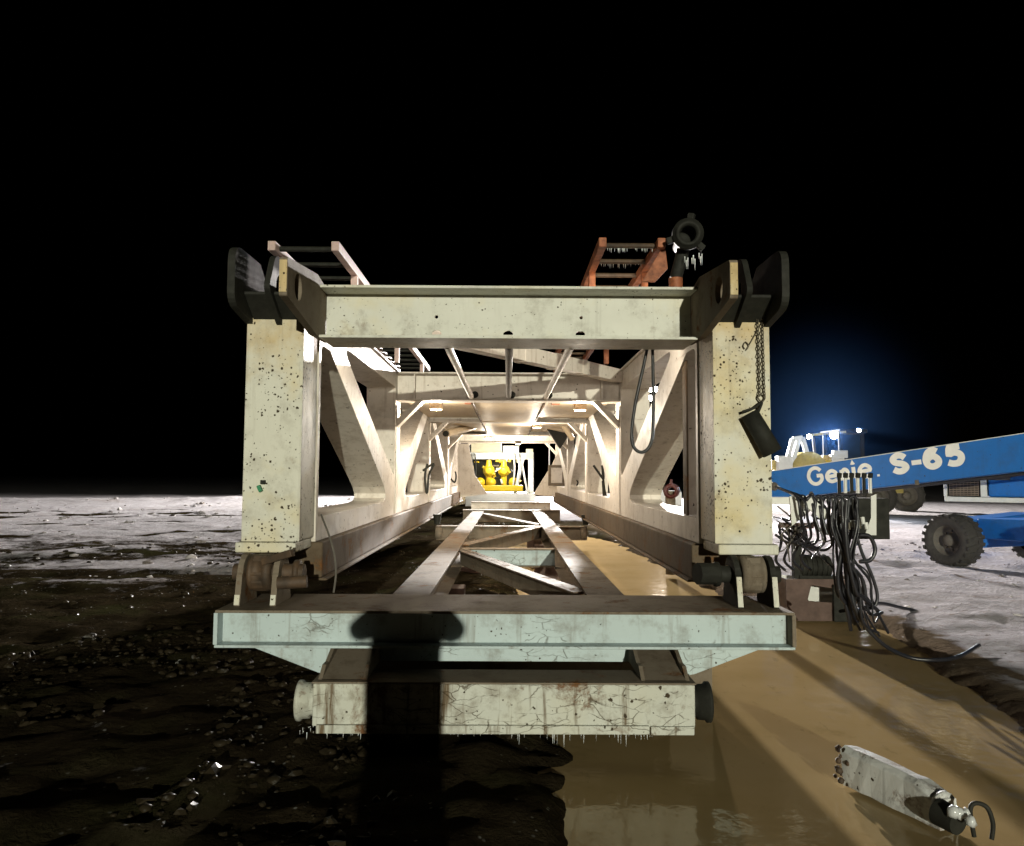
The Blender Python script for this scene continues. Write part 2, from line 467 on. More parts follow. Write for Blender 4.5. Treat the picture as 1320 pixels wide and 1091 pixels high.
def make_ground():
    t = NT('mud_and_snow')
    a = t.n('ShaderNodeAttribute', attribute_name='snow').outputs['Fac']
    n1 = t.noise(2.6, 9, .72); n2 = t.noise(16, 6, .65)
    mud = t.mix(t.step(n1, .35, .68), (.013, .010, .006), (.034, .026, .015))
    mud = t.mix(t.step(t.noise(.9, 4, .6), .5, .7), mud, (.026, .025, .011))
    xx = t.n('ShaderNodeSeparateXYZ', {0: t.co}).outputs[0]
    mud = t.mix(t.math('MULTIPLY', t.step(xx, 2.6, 3.4), .9), mud, t.mix(n2, (.10, .075, .05), (.20, .155, .115)))
    # grains of ice in the mud
    vo = t.n('ShaderNodeTexVoronoi', {'Vector': t.co, 'Scale': 17.0})
    gl = t.math('MULTIPLY', t.step(vo.outputs[0], .20, .10), t.step(t.noise(3.4, 3), .56, .66))
    mud = t.mix(gl, mud, (.20, .20, .19))
    snow = t.mix(t.step(n1, .3, .7), (.47, .455, .48), (.33, .315, .33))
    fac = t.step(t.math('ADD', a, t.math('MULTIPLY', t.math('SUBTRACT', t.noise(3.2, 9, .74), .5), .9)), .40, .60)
    grit = t.math('MAXIMUM', t.step(t.noise(5.5, 8, .75, t.scale((1, 2.2, 1))), .56, .68), t.step(t.noise(14, 6, .75, t.scale((1, 1.8, 1))), .58, .66))
    snow = t.mix(t.math('MULTIPLY', grit, .7), snow, (.20, .14, .10))
    tr = t.step(t.noise(.55, 7, .7, t.scale((.5, 1.5, 1)), .6), .55, .68)
    snow = t.mix(t.math('MULTIPLY', tr, .45), snow, (.30, .25, .22))
    fl = t.step(t.noise(7.0, 5, .7), .62, .7)
    snow = t.mix(t.math('MULTIPLY', fl, .5), snow, (.62, .61, .64))
    col = t.mix(fac, mud, snow)
    h = t.math('ADD', t.math('MULTIPLY', n2, .5), n1)
    h = t.math('ADD', h, t.math('MULTIPLY', fac, .25))
    ro = t.math('ADD', t.math('MULTIPLY', fac, .2), t.math('ADD', t.math('MULTIPLY', n2, .4), .42))
    return t.out(col, ro, h, .06, 1.0, spec=t.math('MULTIPLY', gl, .25))
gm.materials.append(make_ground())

def make_water():
    t = NT('muddy_water')
    n1 = t.noise(.7, 5, .6)
    col = t.mix(t.step(n1, .35, .7), (.30, .215, .098), (.37, .272, .14))
    col = t.mix(t.step(t.noise(2.3, 6, .7), .58, .75), col, (.245, .178, .078))
    col = t.mix(t.step(t.noise(9, 7, .7, t.scale((1, .35, 1))), .60, .72), col, (.23, .17, .08))
    t.out(col, .9, spec=0.0)
    gls = t.n('ShaderNodeBsdfGlossy', {'Color': (.9, .85, .75, 1), 'Roughness': .07})
    b = t.n('ShaderNodeBump', {'Height': t.noise(4.0, 4, .55), 'Distance': .02, 'Strength': .35})
    t.t.links.new(b.outputs[0], gls.inputs['Normal'])
    lwt = t.n('ShaderNodeFresnel', {'IOR': 1.2})
    mx = t.n('ShaderNodeMixShader', {0: t.math('MINIMUM', t.math('ADD', lwt.outputs[0], .03), .12), 1: t.p.outputs[0], 2: gls.outputs[0]})
    t.t.links.new(mx.outputs[0], t.t.nodes['Material Output'].inputs['Surface'])
    return t.m
w = MB()
wx = np.linspace(-2.5, 6.5, 61); wy = np.linspace(-2, 28, 121)
vs = [(a, b, -.055) for a in wx for b in wy]
w.add(vs, [(i*121+j, (i+1)*121+j, (i+1)*121+j+1, i*121+j+1) for i in range(60) for j in range(120)], True)
water = w.build('puddle_water', make_water())
put(water, 'tan muddy meltwater puddle under and beside the steel frame', 'water', kind='structure')

GR = (1 + 5 ** .5) / 2
ICO = [Vector(p).normalized() for p in ((-1,GR,0),(1,GR,0),(-1,-GR,0),(1,-GR,0),(0,-1,GR),(0,1,GR),(0,-1,-GR),(0,1,-GR),(GR,0,-1),(GR,0,1),(-GR,0,-1),(-GR,0,1))]
ICF = [(0,11,5),(0,5,1),(0,1,7),(0,7,10),(0,10,11),(1,5,9),(5,11,4),(11,10,2),(10,7,6),(7,1,8),(3,9,4),(3,4,2),(3,2,6),(3,6,8),(3,8,9),(4,9,5),(2,4,11),(6,2,10),(8,6,7),(9,8,1)]
# frozen clods lying in the mud
def clods():
    m = MB()
    rnd = random.Random(3)
    pts = []
    for k in range(5200):
        u = rnd.random()
        if k % 3: x = rnd.uniform(-4.5, .5); y = rnd.uniform(2.2, 8)
        else: x = rnd.uniform(-14, -2.0); y = rnd.uniform(4, 17)
        pts.append((x, y))
    pa = np.array(pts)
    z, s, pd = ground_field(pa[:, 0], pa[:, 1])
    den = fbm(pa[:, 0]*1.3, pa[:, 1]*1.3, 3, 91)
    for (x, y), zz, p, dn in zip(pts, z, pd, den):
        if p < .25 or dn < .47: continue
        r = .005 + .022 * rnd.random() ** 3 * (1 + .1 * y)
        v = []
        for d in ICO:
            q = r * rnd.uniform(.55, 1.45)
            v.append((x + d[0]*q*1.2, y + d[1]*q*1.2, zz + r*.15 + d[2]*q*.7))
        m.add(v, ICF, rnd.random() < .5)
    t = NT('frozen_clods')
    nz = t.noise(3.0, 5, .7)
    c = t.mix(t.step(nz, .60, .74), (.022, .017, .010), (.22, .22, .21))
    o = m.build('frozen_mud_clods', t.out(c, .35), fix=False)
    o.data.materials[0].node_tree.nodes['Principled BSDF'].inputs['Specular IOR Level'].default_value = .04
    put(o, 'small frozen mud clods and ice bits strewn over dark mud', 'mud', kind='stuff')
clods()
def chunks():
    m = MB(); rnd = random.Random(23)
    pts = []
    for k in range(2600):
        if k % 2: pts.append((rnd.uniform(-34, -2.6), rnd.uniform(12, 46), 1))
        else: pts.append((rnd.uniform(3.4, 13), rnd.uniform(5.5, 20), .35))
    pa = np.array(pts)
    z, s_, pd = ground_field(pa[:, 0], pa[:, 1])
    den = fbm(pa[:, 0]*.5, pa[:, 1]*.9, 3, 95)
    for (x, y, k), zz, p, dn in zip(pts, z, pd, den):
        if p < .3 or dn < .48: continue
        r = (.03 + .13 * rnd.random() ** 4) * k
        m.add([(x + d[0]*r*rnd.uniform(.6, 1.6), y + d[1]*r*rnd.uniform(.6, 1.5), zz + d[2]*r*rnd.uniform(.3, .9)) for d in ICO], ICF, False)
    t = NT('snow_chunks')
    c = t.mix(t.step(t.noise(2.0, 4, .7), .45, .6), (.50, .47, .48), (.10, .075, .055))
    put(m.build('snow_chunks', t.out(c, .7), fix=False), 'broken snow and frozen dirt chunks along the ploughed tracks', 'snow', kind='stuff')
chunks()

# ================================================================== base frame (skid the mast is pinned to)
def yz(x0):            # 2-D (y, z) plates standing across x
    return lambda a, b, t: Vector((t, a, b))
def xz(a, b, t):       # 2-D (x, z) plates facing the camera
    return Vector((a, t, b))

base = thing('base_frame', (0, 5.4, 0), 'pale blue transverse beam with rails behind it, under the white mast', 'steel frame')
BX0, BX1 = -1.885, 1.865
BT, BB = .815, .575                # top and bottom of the transverse beam
beam = MB().box(BX0, BX1, 5.20, 5.235, BB + .018, BT - .018).build('transverse_beam', M_blue, base, .003)
MB().box(BX0 - .004, BX1 + .004, 5.095, 5.80, BT - .018, BT).build('beam_top_plate', M_dirty, beam, .004, label='grimy brown top plate of the transverse beam')
MB().box(BX0 - .004, BX1 + .004, 5.095, 5.52, BB, BB + .018).build('beam_bottom_flange', M_blue, beam, .004)
for x in (BX0, BX1):
    MB().box(x - .013, x + .013, 5.10, 5.50, BB + .019, BT - .019).build('beam_end_plate', M_blue if x < 0 else M_dirty, beam, .002)
MB().box(BX0 + .03, BX1 - .03, 5.72, 5.76, BB - .08, BT - .019).build('beam_rear_web', M_dirty, base)
MB().box(-1.25, 1.50, 5.765, 5.785, -.20, .50).build('light_block_plate', M_dirty, base)  # unseen plate added to stop light leaking under the low beam
# tapered bolster plate hanging below the beam
o = rounded([(-1.80, BB - .003), (1.80, BB - .003), (1.26, .37), (1.20, .36), (1.02, .45), (-1.02, .45), (-1.20, .36), (-1.26, .37)], .01, 2)
MB().plate(o, [], xz, 5.30, 5.325).build('bolster_plate', M_blue, base)
# lower box beam with a lip
LB0, LB1 = -1.165, 1.135
MB().box(LB0, LB1, 4.76, 5.06, .19, .44).build('lower_box_beam', M_iced, base, .008, label='low box beam crusted with muddy ice')
MB().box(LB0 + .03, LB1 - .28, 4.735, 4.757, .155, .205).build('lower_lip', M_iced, base, .004)
MB().box(LB1 - .27, LB1 - .01, 4.742, 4.757, .15, .20).build('lower_lip', M_iced, base, .004)
MB().box(LB0 - .006, LB1 + .006, 4.754, 5.07, .442, .452).build('lower_beam_cover', M_dirty, base, .002, label='dark muddy cover plate on the low box beam')
for sx, x in ((-1, LB0), (1, LB1)):
    MB().lathe((x, 4.91, .30), (sx, 0, 0), [(0, .09), (.04, .09), (.042, .105), (.09, .108), (.10, .122), (.12, .122), (.122, .095), (.06, .085), (.06, 0.001)], 36).build('trunnion_tube', M_iced if sx < 0 else M_dark, base)
# longitudinal gussets between bolster and low beam
for x in (-1.13, 1.10):
    o = [(4.80, .455), (5.29, .455), (5.29, BB - .005), (5.12, BB - .005), (4.98, .52), (4.90, .52)]
    for dx in (0, .27 if x < 0 else -.27):
        MB().plate(o, [], yz(0), x + dx - .012, x + dx + .012).build('gusset_plate', M_dirty, base)
    MB().add([(x, 4.80, .458), (x + (.27 if x < 0 else -.27), 4.80, .458), (x + (.27 if x < 0 else -.27), 5.28, BB - .02), (x, 5.28, BB - .02)], [(0, 1, 2, 3)]).build('gusset_cover', M_dirty, base, fix=False)
# clevis at each end
def clevis(sx):
    cy, cz = 5.42, 1.02
    for k, x in enumerate((1.80, 1.56)):
        o = [(5.24, BT + .002), (5.60, BT + .002), (5.56, cz)] + [(cy + .13 * math.cos(a), cz + .13 * math.sin(a)) for a in np.linspace(0.1, math.pi - .1, 9)] + [(5.28, cz)]
        MB().plate(o, [], yz(0), sx * (x - .02), sx * (x + .02)).build('clevis_lug', M_dirty if sx < 0 else M_dark, base, .003)
        # bare painted edge of the lug, cut short at left for the foot's shadow
        e0 = Vector((sx * x, 5.236, BT + .01)); e1 = Vector((sx * x, 5.272 - (.024 if sx < 0 else 0), cz - (.13 if sx < 0 else .0)))
        MB().bar(e0, e1, .034, .006, (0, -1, 0)).build('lug_edge', M_cream, base)
    MB().cyl((sx * 1.40, cy, cz), (sx * 1.88, cy, cz), .058, n=24).build('clevis_pin', M_rusty if sx < 0 else M_dark, base, .004)
    MB().lathe((sx * 1.43, cy, cz), (sx, 0, 0), [(0, .02), (0, .085), (.035, .085), (.035, .058)], 8 if sx > 0 else 24).build('pin_nut', M_rusty if sx < 0 else M_dark, base)
    MB().lathe((sx * 1.61, cy, cz), (sx, 0, 0), [(0, .058), (0, .125), (.05, .125), (.055, .115), (.12, .115), (.125, .125), (.15, .125), (.15, .058)], 28).build('pin_boss', M_rusty if sx < 0 else M_dirty, base)
    if sx < 0:
        MB().cyl((-1.52, 5.20, .975), (-1.33, 5.22, .985), .042, n=20).build('keeper_bar', M_rusty, base, .006)
        MB().bar((-1.66, 5.33, 1.10), (-1.44, 5.26, 1.17), .05, .05).build('keeper_arm', M_rusty, base, .006)
    else:
        MB().cyl((1.30, 5.36, 1.03), (1.44, 5.40, 1.025), .075, n=8).build('keeper_nut', M_dark, base, .006)
for sx in (-1, 1): clevis(sx)
# rails and bracing running back under the mast
for x in (-.72, .74):
    r_ = MB().box(x - .14, x + .14, 5.805, 19.0, BT - .035, BT - .013).build('rail', M_rail, base, .003)
    MB().box(x - .012, x + .012, 5.82, 18.9, BT - .28, BT - .036).build('rail_web', M_dirty, r_)
    MB().box(x - .14, x + .14, 5.82, 18.95, BT - .30, BT - .281).build('rail_bottom_flange', M_dirty, r_)
def cross(name, x0, x1, y, z1, h, d, m):
    MB().box(x0, x1, y, y + .02, z1 - h, z1).build(name, m, base, .002)
    MB().box(x0 - .002, x1 + .002, y - d/2, y + d/2, z1 - .002, z1 + .014).build(name, M_dirty, base, .002)
    MB().box(x0 - .002, x1 + .002, y - d/2, y + d/2, z1 - h - .014, z1 - h + .002).build(name, M_dirty, base, .002)
cross('cross_member', -.58, .60, 9.9, BT - .06, .20, .16, M_blue)
cross('cross_member', -1.28, 1.42, 14.2, BT - .06, .22, .20, M_dirty)
cross('cross_member', -1.10, 1.30, 19.3, BT - .00, .26, .30, M_dirty)
cross('cross_member', -1.10, 1.30, 23.6, BT + .05, .22, .30, M_inner)
for x in (-1.28, 1.42):
    MB().lathe((x - .02 if x < 0 else x - .1, 14.2, BT - .17), (1, 0, 0), [(0, .001), (0, .13), (.12, .13), (.12, .001)], 24).build('cross_member_end', M_dirty, base)
    MB().cyl((x, 14.2, BT - .02), (x, 14.2, BT + .16), .05, .08, 10).build('lashing_ring_post', M_dark, base)
MB().bar((-.58, 9.75, BT - .13), (.60, 6.35, BT - .16), .016, .20).build('diagonal_brace', M_dirty, base)
MB().bar((-.58, 9.70, BT - .045), (.60, 6.30, BT - .06), .15, .016).build('diagonal_brace', M_rail, base)
MB().bar((-.58, 10.1, BT - .13), (.60, 13.9, BT - .13), .016, .20).build('diagonal_brace', M_dirty, base)
MB().bar((-.58, 10.1, BT - .03), (.60, 13.9, BT - .03), .16, .016).build('diagonal_brace', M_rail, base)
MB().bar((-.58, 18.7, BT - .05), (.60, 14.6, BT - .05), .16, .02).build('diagonal_brace', M_rail, base)
# timbers the frame stands on
for y in (8.2, 13.2, 18.2):
    MB().box(-1.0, -.45, y, y + .3, -.15, BT - .302).build('support_timber', M_brown, base, .01)
    MB().box(.46, 1.0, y, y + .3, -.2, BT - .302).build('support_timber', M_brown, base, .01)
# icicles along the low beam
def icicles(pts, parent, name='icicle_fringe'):
    m = MB()
    for (p, l, r) in pts:
        m.cyl(p, (p[0], p[1], p[2] - l), r, r * .15, 6, cap=False)
    o = m.build(name, M_ice, parent, fix=False)
    o['kind'] = 'stuff'
rnd = random.Random(11)
ic = []
for k in range(150):
    x = rnd.uniform(LB0 - .1, LB1 - .25)
    if -.75 < x < -.45 and rnd.random() < .6: continue
    ic.append(((x, 4.75 + rnd.uniform(-.008, .12), .158 if x > LB0 else .16), (.008 + .055 * rnd.random() ** 2.2) * (1.3 if x > .0 else .8), rnd.uniform(.0018, .0055)))
icicles(ic, base)

# ================================================================== the mast
mast = thing('drilling_mast', (0, 5.5, 0.9), 'long white steel truss mast lying on its side, open front end', 'mast')
XI, XO = 1.455, 1.86
MT = 3.055                         # top of the mast
CY0, CY1 = 5.50, 5.93              # front columns
for sx in (-1, 1):
    c = MB().box(*sorted((sx * (XI + .012), sx * XO)), CY0, CY1, 1.22, MT - .11).build('front_column', M_cream, mast, .012, label='chipped cream front column of the mast')
    MB().box(*sorted((sx * (XI + .004), sx * (XO + .006))), CY0 - .014, CY0 - .001, 1.222, MT - .22).build('front_plate', M_cream, c, .004)
    MB().box(*sorted((sx * (XI + .03), sx * (XO + .05))), CY0 - .01, CY1, 1.145, 1.217).build('column_foot', M_cream, c, .01)
    # dark lug under the column that takes the pin
    o = [(5.30, 1.02)] + [(5.42 + .11 * math.cos(a), 1.0 + .11 * math.sin(a)) for a in np.linspace(math.pi, 2 * math.pi, 9)] + [(5.60, 1.14), (5.36, 1.14)]
    MB().plate(o, [], yz(0), sx * 1.64, sx * 1.735).build('column_lug', M_rusty if sx < 0 else M_dirty, c, .004)
    # top lugs with pin holes, projecting forward
    zt = at(655, 322, 5.2).z
    o = rounded([(5.10, 2.83), (5.10, zt), (5.62, zt), (5.92, 3.02), (5.92, 2.76), (5.50, 2.76)], [.12, .12, .05, .02, .02, .15])
    MB().plate(o, [], yz(0), sx * (XO - .035), sx * (XO + .015)).build('top_lug', M_dark, c, .006, label='outer lug, coloured dark for its unlit side, with pin hole')  # dark colour stands for the grazing light on the lug's inner face
    o = rounded([(4.70, 2.79), (4.70, 3.03), (5.45, MT + .06), (5.92, MT - .005), (5.92, 2.70), (5.46, 2.68)], [.02, .02, .05, .02, .02, .15])
    MB().plate(o, [circle(4.95, 2.90, .088)], yz(0), sx * (XI - .095), sx * (XI - .045)).build('top_lug', M_dirty, c, .006)
    MB().box(*sorted((sx * (XI - .093), sx * (XI - .047))), 4.692, 4.698, 2.81, 3.01).build('lug_edge', M_cream, c)
    o = rounded([(5.16, 2.95), (5.30, 3.22), (5.60, 3.20), (5.92, 3.02), (5.92, 2.78), (5.5, 2.74)], [.06, .1, .05, .02, .02, .2])
    MB().plate(o, [circle(5.42, 3.0, .10)], yz(0), sx * (XI + .16), sx * (XI + .20)).build('top_lug', M_dark, c, .005)
    xa, xb = sorted((sx * (XI + .008), sx * (XO - .038)))
    MB().plate([(5.28, 2.95), (5.28, 2.93), (5.495, 2.79), (5.495, 2.95)], [], yz(0), xa, xb).build('lug_shadow_plate', M_dark, c, .004)  # dark sheet added for the shadow under the lugs and their floor
    MB().box(*sorted((sx * (XI + .02), sx * (XO - .04))), 5.497, 5.90, MT - .108, MT - .06).build('lug_floor', M_dirty, c, .004)

def i_beam(y, x0, x1, z0, z1, d, m, holes=(), t=.02, stiff=()):
    o = [(x0, z0 + t + .001), (x1, z0 + t + .001), (x1, z1 - t - .001), (x0, z1 - t - .001)]
    w = MB().plate(o, holes, xz, y + d/2 - .01, y + d/2 + .01).build('cross_beam', m, mast)
    MB().box(x0, x1, y, y + d, z1 - t, z1).build('top_flange', m, w, .003)
    MB().box(x0, x1, y, y + d, z0, z0 + t).build('bottom_flange', m, w, .003)
    for x in stiff:
        MB().box(x - .008, x + .008, y + .02, y + d/2 - .011, z0 + t + .001, z1 - t - .001).build('stiffener', m, w)
FBW = 5.5
def wp(px, py, Y=5.73): p = at(px, py, Y); return (p.x, p.z)
hl = [circle(*wp(563, 409), .013, 14), circle(*wp(749, 410), .013, 14), circle(*wp(593, 418), .004, 8), circle(*wp(885, 378, 5.73), .0, 3)][:3]
for px in (563, 655, 748):
    cx, cz = wp(px, 434)
    zb = 2.738
    hl.append([(cx - .036, zb), (cx + .036, zb), (cx + .033, zb + .018), (cx + .015, zb + .032), (cx - .016, zb + .031), (cx - .034, zb + .016)])
i_beam(FBW, -XI + .098, XI - .098, 2.672, MT, .46, M_beam, hl)
# truss side walls: plates .38 deep with rounded triangular openings
FY = [10.0, 14.2, 18.7, 23.4]
PW = .40
def side_panel(sx, y0, y1, holes, z0=1.185, z1=MT - .03):
    o = [(y0, z0), (y1, z0), (y1, z1), (y0, z1)]
    MB().plate(o, holes, yz(0), sx * XI, sx * (XO - .03)).build('truss_panel', M_inner, mast, .006)
def holes_for(y0, y1, down):
    """openings above and below one diagonal; down: it falls away from the camera"""
    zt, zb, g = 2.82, 1.37, .34
    A = [(y0, zb), (y1 - .35, zb), (y0 + .30, 2.70), (y0, 2.70)]
    B = [(y0 + .75, zt), (y1, zt), (y1, 1.66)]
    if not down:
        A = [(y0 + y1 - a, b) for a, b in A][::-1]; B = [(y0 + y1 - a, b) for a, b in B][::-1]
        return [rounded(A, [.1, .1, .12, .06]), rounded(B, [.08, .06, .06])]
    return [rounded(A, [.04, .14, .16, .08]), rounded(B, [.06, .05, .10])]
for sx in (-1, 1):
    y0 = CY1 + .003
    for k, fy in enumerate(FY):
        side_panel(sx, y0, fy + PW, holes_for(y0 + (.06 if k == 0 else .03), fy, k % 2 == 0))
        y0 = fy + PW + .004
    MB().box(*sorted((sx * (XI - .055), sx * (XO - .02))), CY1 + .004, 24.0, .915, 1.183).build('bottom_chord', M_chord, mast, .012, label='mud-stained lower chord of the mast')
    MB().box(*sorted((sx * (XI - .09), sx * (XO - .01))), CY1 + .004, 24.0, .895, .913).build('chord_flange', M_chord, mast, .003)
    MB().box(*sorted((sx * (XI - .03), sx * (XO + .01))), CY1 + .004, 24.0, MT - .028, MT - .004).build('top_chord_flange', M_inner, mast, .003)
    # inner flange strip that frames the posts
    for fy in FY:
        MB().box(*sorted((sx * (XI - .012), sx * (XI - .001))), fy + .05, fy + .13, 1.20, 2.60).build('post_rib', M_inner, mast)
        MB().box(*sorted((sx * (XI + .02), sx * (XO - .06))), fy - .02, fy - .001, 2.42, 2.435).build('post_rib', M_inner, mast)
# cross beams and knee braces
for k, fy in enumerate(FY):
    i_beam(fy, -XI + .001, XI - .001, 2.655, MT - .032, .34, M_inner, stiff=(-1.22, 1.22) if k == 0 else ())
    for sx in (-1, 1):
        o = [(sx * (XI - .002), 2.36), (sx * (XI - .002), 2.42), (sx * 1.17, 2.652), (sx * 1.12, 2.652)]
        o = [(sx * (XI - .002), 2.30), (sx * (XI - .002), 2.40), (sx * 1.20, 2.652), (sx * 1.11, 2.652)]
        MB().plate(o, [], xz, fy + .06, fy + .28).build('knee_brace', M_inner, mast, .004)
# longitudinal tubes and plan brace in the first bay
for x in (-.475, .005, .485):
    MB().cyl((x, 5.97, 2.70), (x, 10.0 + .001, 2.70), .032, n=16).build('roof_tube', M_rim if x == .005 else M_inner, mast)
    MB().cyl((x + .045, 9.985, 2.73), (x + .045, 9.998, 2.73), .045, n=14).build('tube_socket', M_dark, mast)
MB().bar((-1.38, 5.98, 2.965), (1.40, 9.86, 2.965), .14, .16).build('plan_brace', M_inner, mast, .006)
for u in (.55, .68, .8):
    p = Vector((-1.38, 5.98, 2.965)).lerp(Vector((1.40, 9.86, 2.965)), u)
    MB().bar(p - Vector((.0287, .04, 0)), p + Vector((.0287, .04, 0)), .15, .17).build('brace_band', M_inner, mast)
# ceiling plates further in
for a, b in ((FY[0] + .345, FY[1] - .004), (FY[1] + .345, FY[2] - .004)):
    MB().box(-.47, .47, a, b, 2.662, 2.674).build('ceiling_plate', M_tan, mast)
    for sx in (-1, 1):
        MB().box(*sorted((sx * .50, sx * (XI - .004))), a, b, 2.735, 2.75).build('ceiling_plate', M_tan, mast)
        MB().box(*sorted((sx * .475, sx * .497)), a, b, 2.64, 2.75).build('ceiling_angle', M_chord, mast)
for px in (604, 717):
    p = at(px, 527, FY[0] + 1.0)
    MB().box(p.x - .06, p.x + .06, p.y - .15, p.y + .25, 2.715, 2.733).build('rust_pad', M_orange, mast, label='orange rusted pad under the mast ceiling')
# end frame: sloped gussets facing the camera
Ye = 23.0
for pts in ([(590, 572), (604, 572), (612, 612), (628, 637), (604, 640), (590, 642)],
            [(742, 566), (728, 566), (711, 600), (687, 638), (712, 640), (742, 645)]):
    MB().plate([tuple((lambda p: (p.x, p.z))(at(a, b, Ye))) for a, b in pts], [], xz, Ye, Ye + .03).build('end_gusset', M_inner, mast)
# dark sheave guard and pipes near the far end
pts = [(702, 548), (722, 546), (737, 556), (722, 579)]
MB().plate([tuple((lambda p: (p.x, p.z))(at(a, b, 17.6))) for a, b in pts], [], xz, 17.6, 17.75).build('sheave_guard', M_dark, mast)
for (a, b, r) in (((706, 549, 17.2), (741, 557, 17.9), .07), ((726, 548, 16.6), (738, 566, 16.8), .06)):
    MB().cyl(at(*a), at(*b), r, n=14).build('pipe_end', M_tan, mast)
MB().cyl(at(575, 559, 15.6), at(618, 548, 18.0), .08, n=16).build('tugger_pipe', M_tan, mast)
MB().cyl(at(574.5, 559.2, 15.55), at(575.5, 559, 15.65), .06, n=16).build('pipe_bore', M_dark, mast)
# electrical box on the right wall near the far end
p = at(719, 613, 22.6)
MB().box(p.x - .28, p.x + .2, 22.5, 22.62, p.z - .3, p.z + .3).build('wall_box', M_dirty, mast, .01)
MB().box(p.x - .2, p.x + .12, 22.48, 22.497, p.z - .22, p.z + .22).build('wall_box_door', M_inner, mast, .004)
# vertical guide plate standing in the first right opening
MB().box(XI + .03, XI + .23, 6.50, 6.53, 1.372, 2.78).build('guide_plate', M_inner, mast)
MB().box(XI + .02, XI + .036, 6.40, 6.53, 1.372, 2.78).build('guide_plate', M_chord, mast)
# ladders lying along the top
def ladder(name, x0, x1, z, y0, y1, mr, mg, label):
    L = MB().box(x0 - .03, x0 + .03, y0, y1, z - .045, z + .03).build('ladder', mr, mast, .004, label=label)
    MB().box(x1 - .03, x1 + .03, y0, y1, z - .045, z + .03).build('ladder_rail', mr, L, .004)
    y = y0 + .12
    k = 0
    while y < y1:
        MB().cyl((x0 + .031, y, z), (x1 - .031, y, z), .022, n=12).build('ladder_rung', mg, L)
        y += .46; k += 1
    for y in (y0 + .75, y0 + 3.4, y0 + 6.1):
        for x in (x0, x1):
            MB().box(x - .028, x + .028, y, y + .06, MT - .003, z - .046).build('ladder_post', mr, L, .003)
pl = at(432, 316, 5.95)
ladder('ladder', at(350, 316, 5.95).x, pl.x, pl.z, 5.95, 13.0, M_pink, M_dark, 'pale pink ladder lying along the left mast roof')
pr = at(777, 311, 5.95)
ladder('ladder', pr.x, at(853, 316, 5.95).x, pr.z, 5.95, 13.0, M_orange, M_rusty, 'rusty orange ladder with icicles on the mast roof')
ic = []
for k in range(46):
    x = rnd.uniform(pr.x + .05, at(853, 316, 5.95).x - .05); j = rnd.choice((0, 0, 1))
    ic.append(((x, 6.07 + .46 * j, pr.z - .02), rnd.uniform(.01, .045), .003))
icicles(ic, mast)
# rusted foot of the right ladder
q = [at(858, 312, 6.0), at(862, 345, 6.0), at(846, 362, 6.0), at(828, 362, 6.0)]
MB().plate([(p.x, p.z) for p in q], [], xz, 6.03, 6.06).build('ladder_bracket', M_orange, mast, .004)

# standpipe coupling on its post
sp = thing('pipe_coupling', (at(870, 362, 6.0).x, 6.0, MT), 'black hammer union pipe end clamped on a stub post on the mast roof', 'pipe coupling')
c = at(886, 303, 5.85)
ax = Vector((-.10, -1, -.10)).normalized()
MB().lathe(c, ax, [(-.5, .055), (-.12, .06), (-.11, .085), (-.02, .088), (0, .118), (.055, .118), (.06, .095), (.075, .095), (.075, .07), (.0, .06), (-.1, .058), (-.1, .001)], 28).build('union_body', M_dark, sp)
for an in (.3, 2.4, 4.5):
    u = ax.cross(Vector((0, 0, 1))).normalized(); w_ = ax.cross(u)
    d = u * math.cos(an) + w_ * math.sin(an)
    MB().bar(c + d * .10, c + d * .165, .05, .05).build('union_wing', M_dark, sp, .006)
b0 = at(871, 362, 6.0)
MB().cyl((b0.x, 6.0, MT - .003), (b0.x, 6.0, MT + .10), .05, n=16).build('post', M_ice, sp)
MB().cyl((b0.x, 6.0, MT + .10), (b0.x, 6.0, MT + .19), .055, n=16).build('post', M_orange, sp)
MB().cyl((b0.x, 6.0, MT + .19), c + Vector((0, .1, -.05)), .05, n=16).build('elbow', M_dark, sp)
icicles([((at(878 + 3*i, 0, 5.9).x, 5.86 + .03 * (i % 3), at(0, 326 - .8*i + 4 * (i % 2), 5.88).z), .05 + .02 * (i % 3), .006) for i in range(9)], sp, 'frost_fringe')

# ================================================================== lamps
def point(name, loc, watts, col, radius, parent=None):
    l = bpy.data.lights.new(name, 'POINT'); l.energy = watts; l.color = col; l.shadow_soft_size = radius
    o = bpy.data.objects.new(name, l); o.location = loc; COL.objects.link(o)
    if parent is not None: child_of(o, parent)
    return o
def spot(name, loc, target, watts, col, radius, ang, blend=.6, parent=None):
    l = bpy.data.lights.new(name, 'SPOT'); l.energy = watts; l.color = col; l.shadow_soft_size = radius
    l.spot_size = R(ang); l.spot_blend = blend
    o = bpy.data.objects.new(name, l); o.location = loc; COL.objects.link(o)
    o.rotation_euler = (Vector(target) - Vector(loc)).to_track_quat('-Z', 'Y').to_euler()
    if parent is not None: child_of(o, parent)
    return o

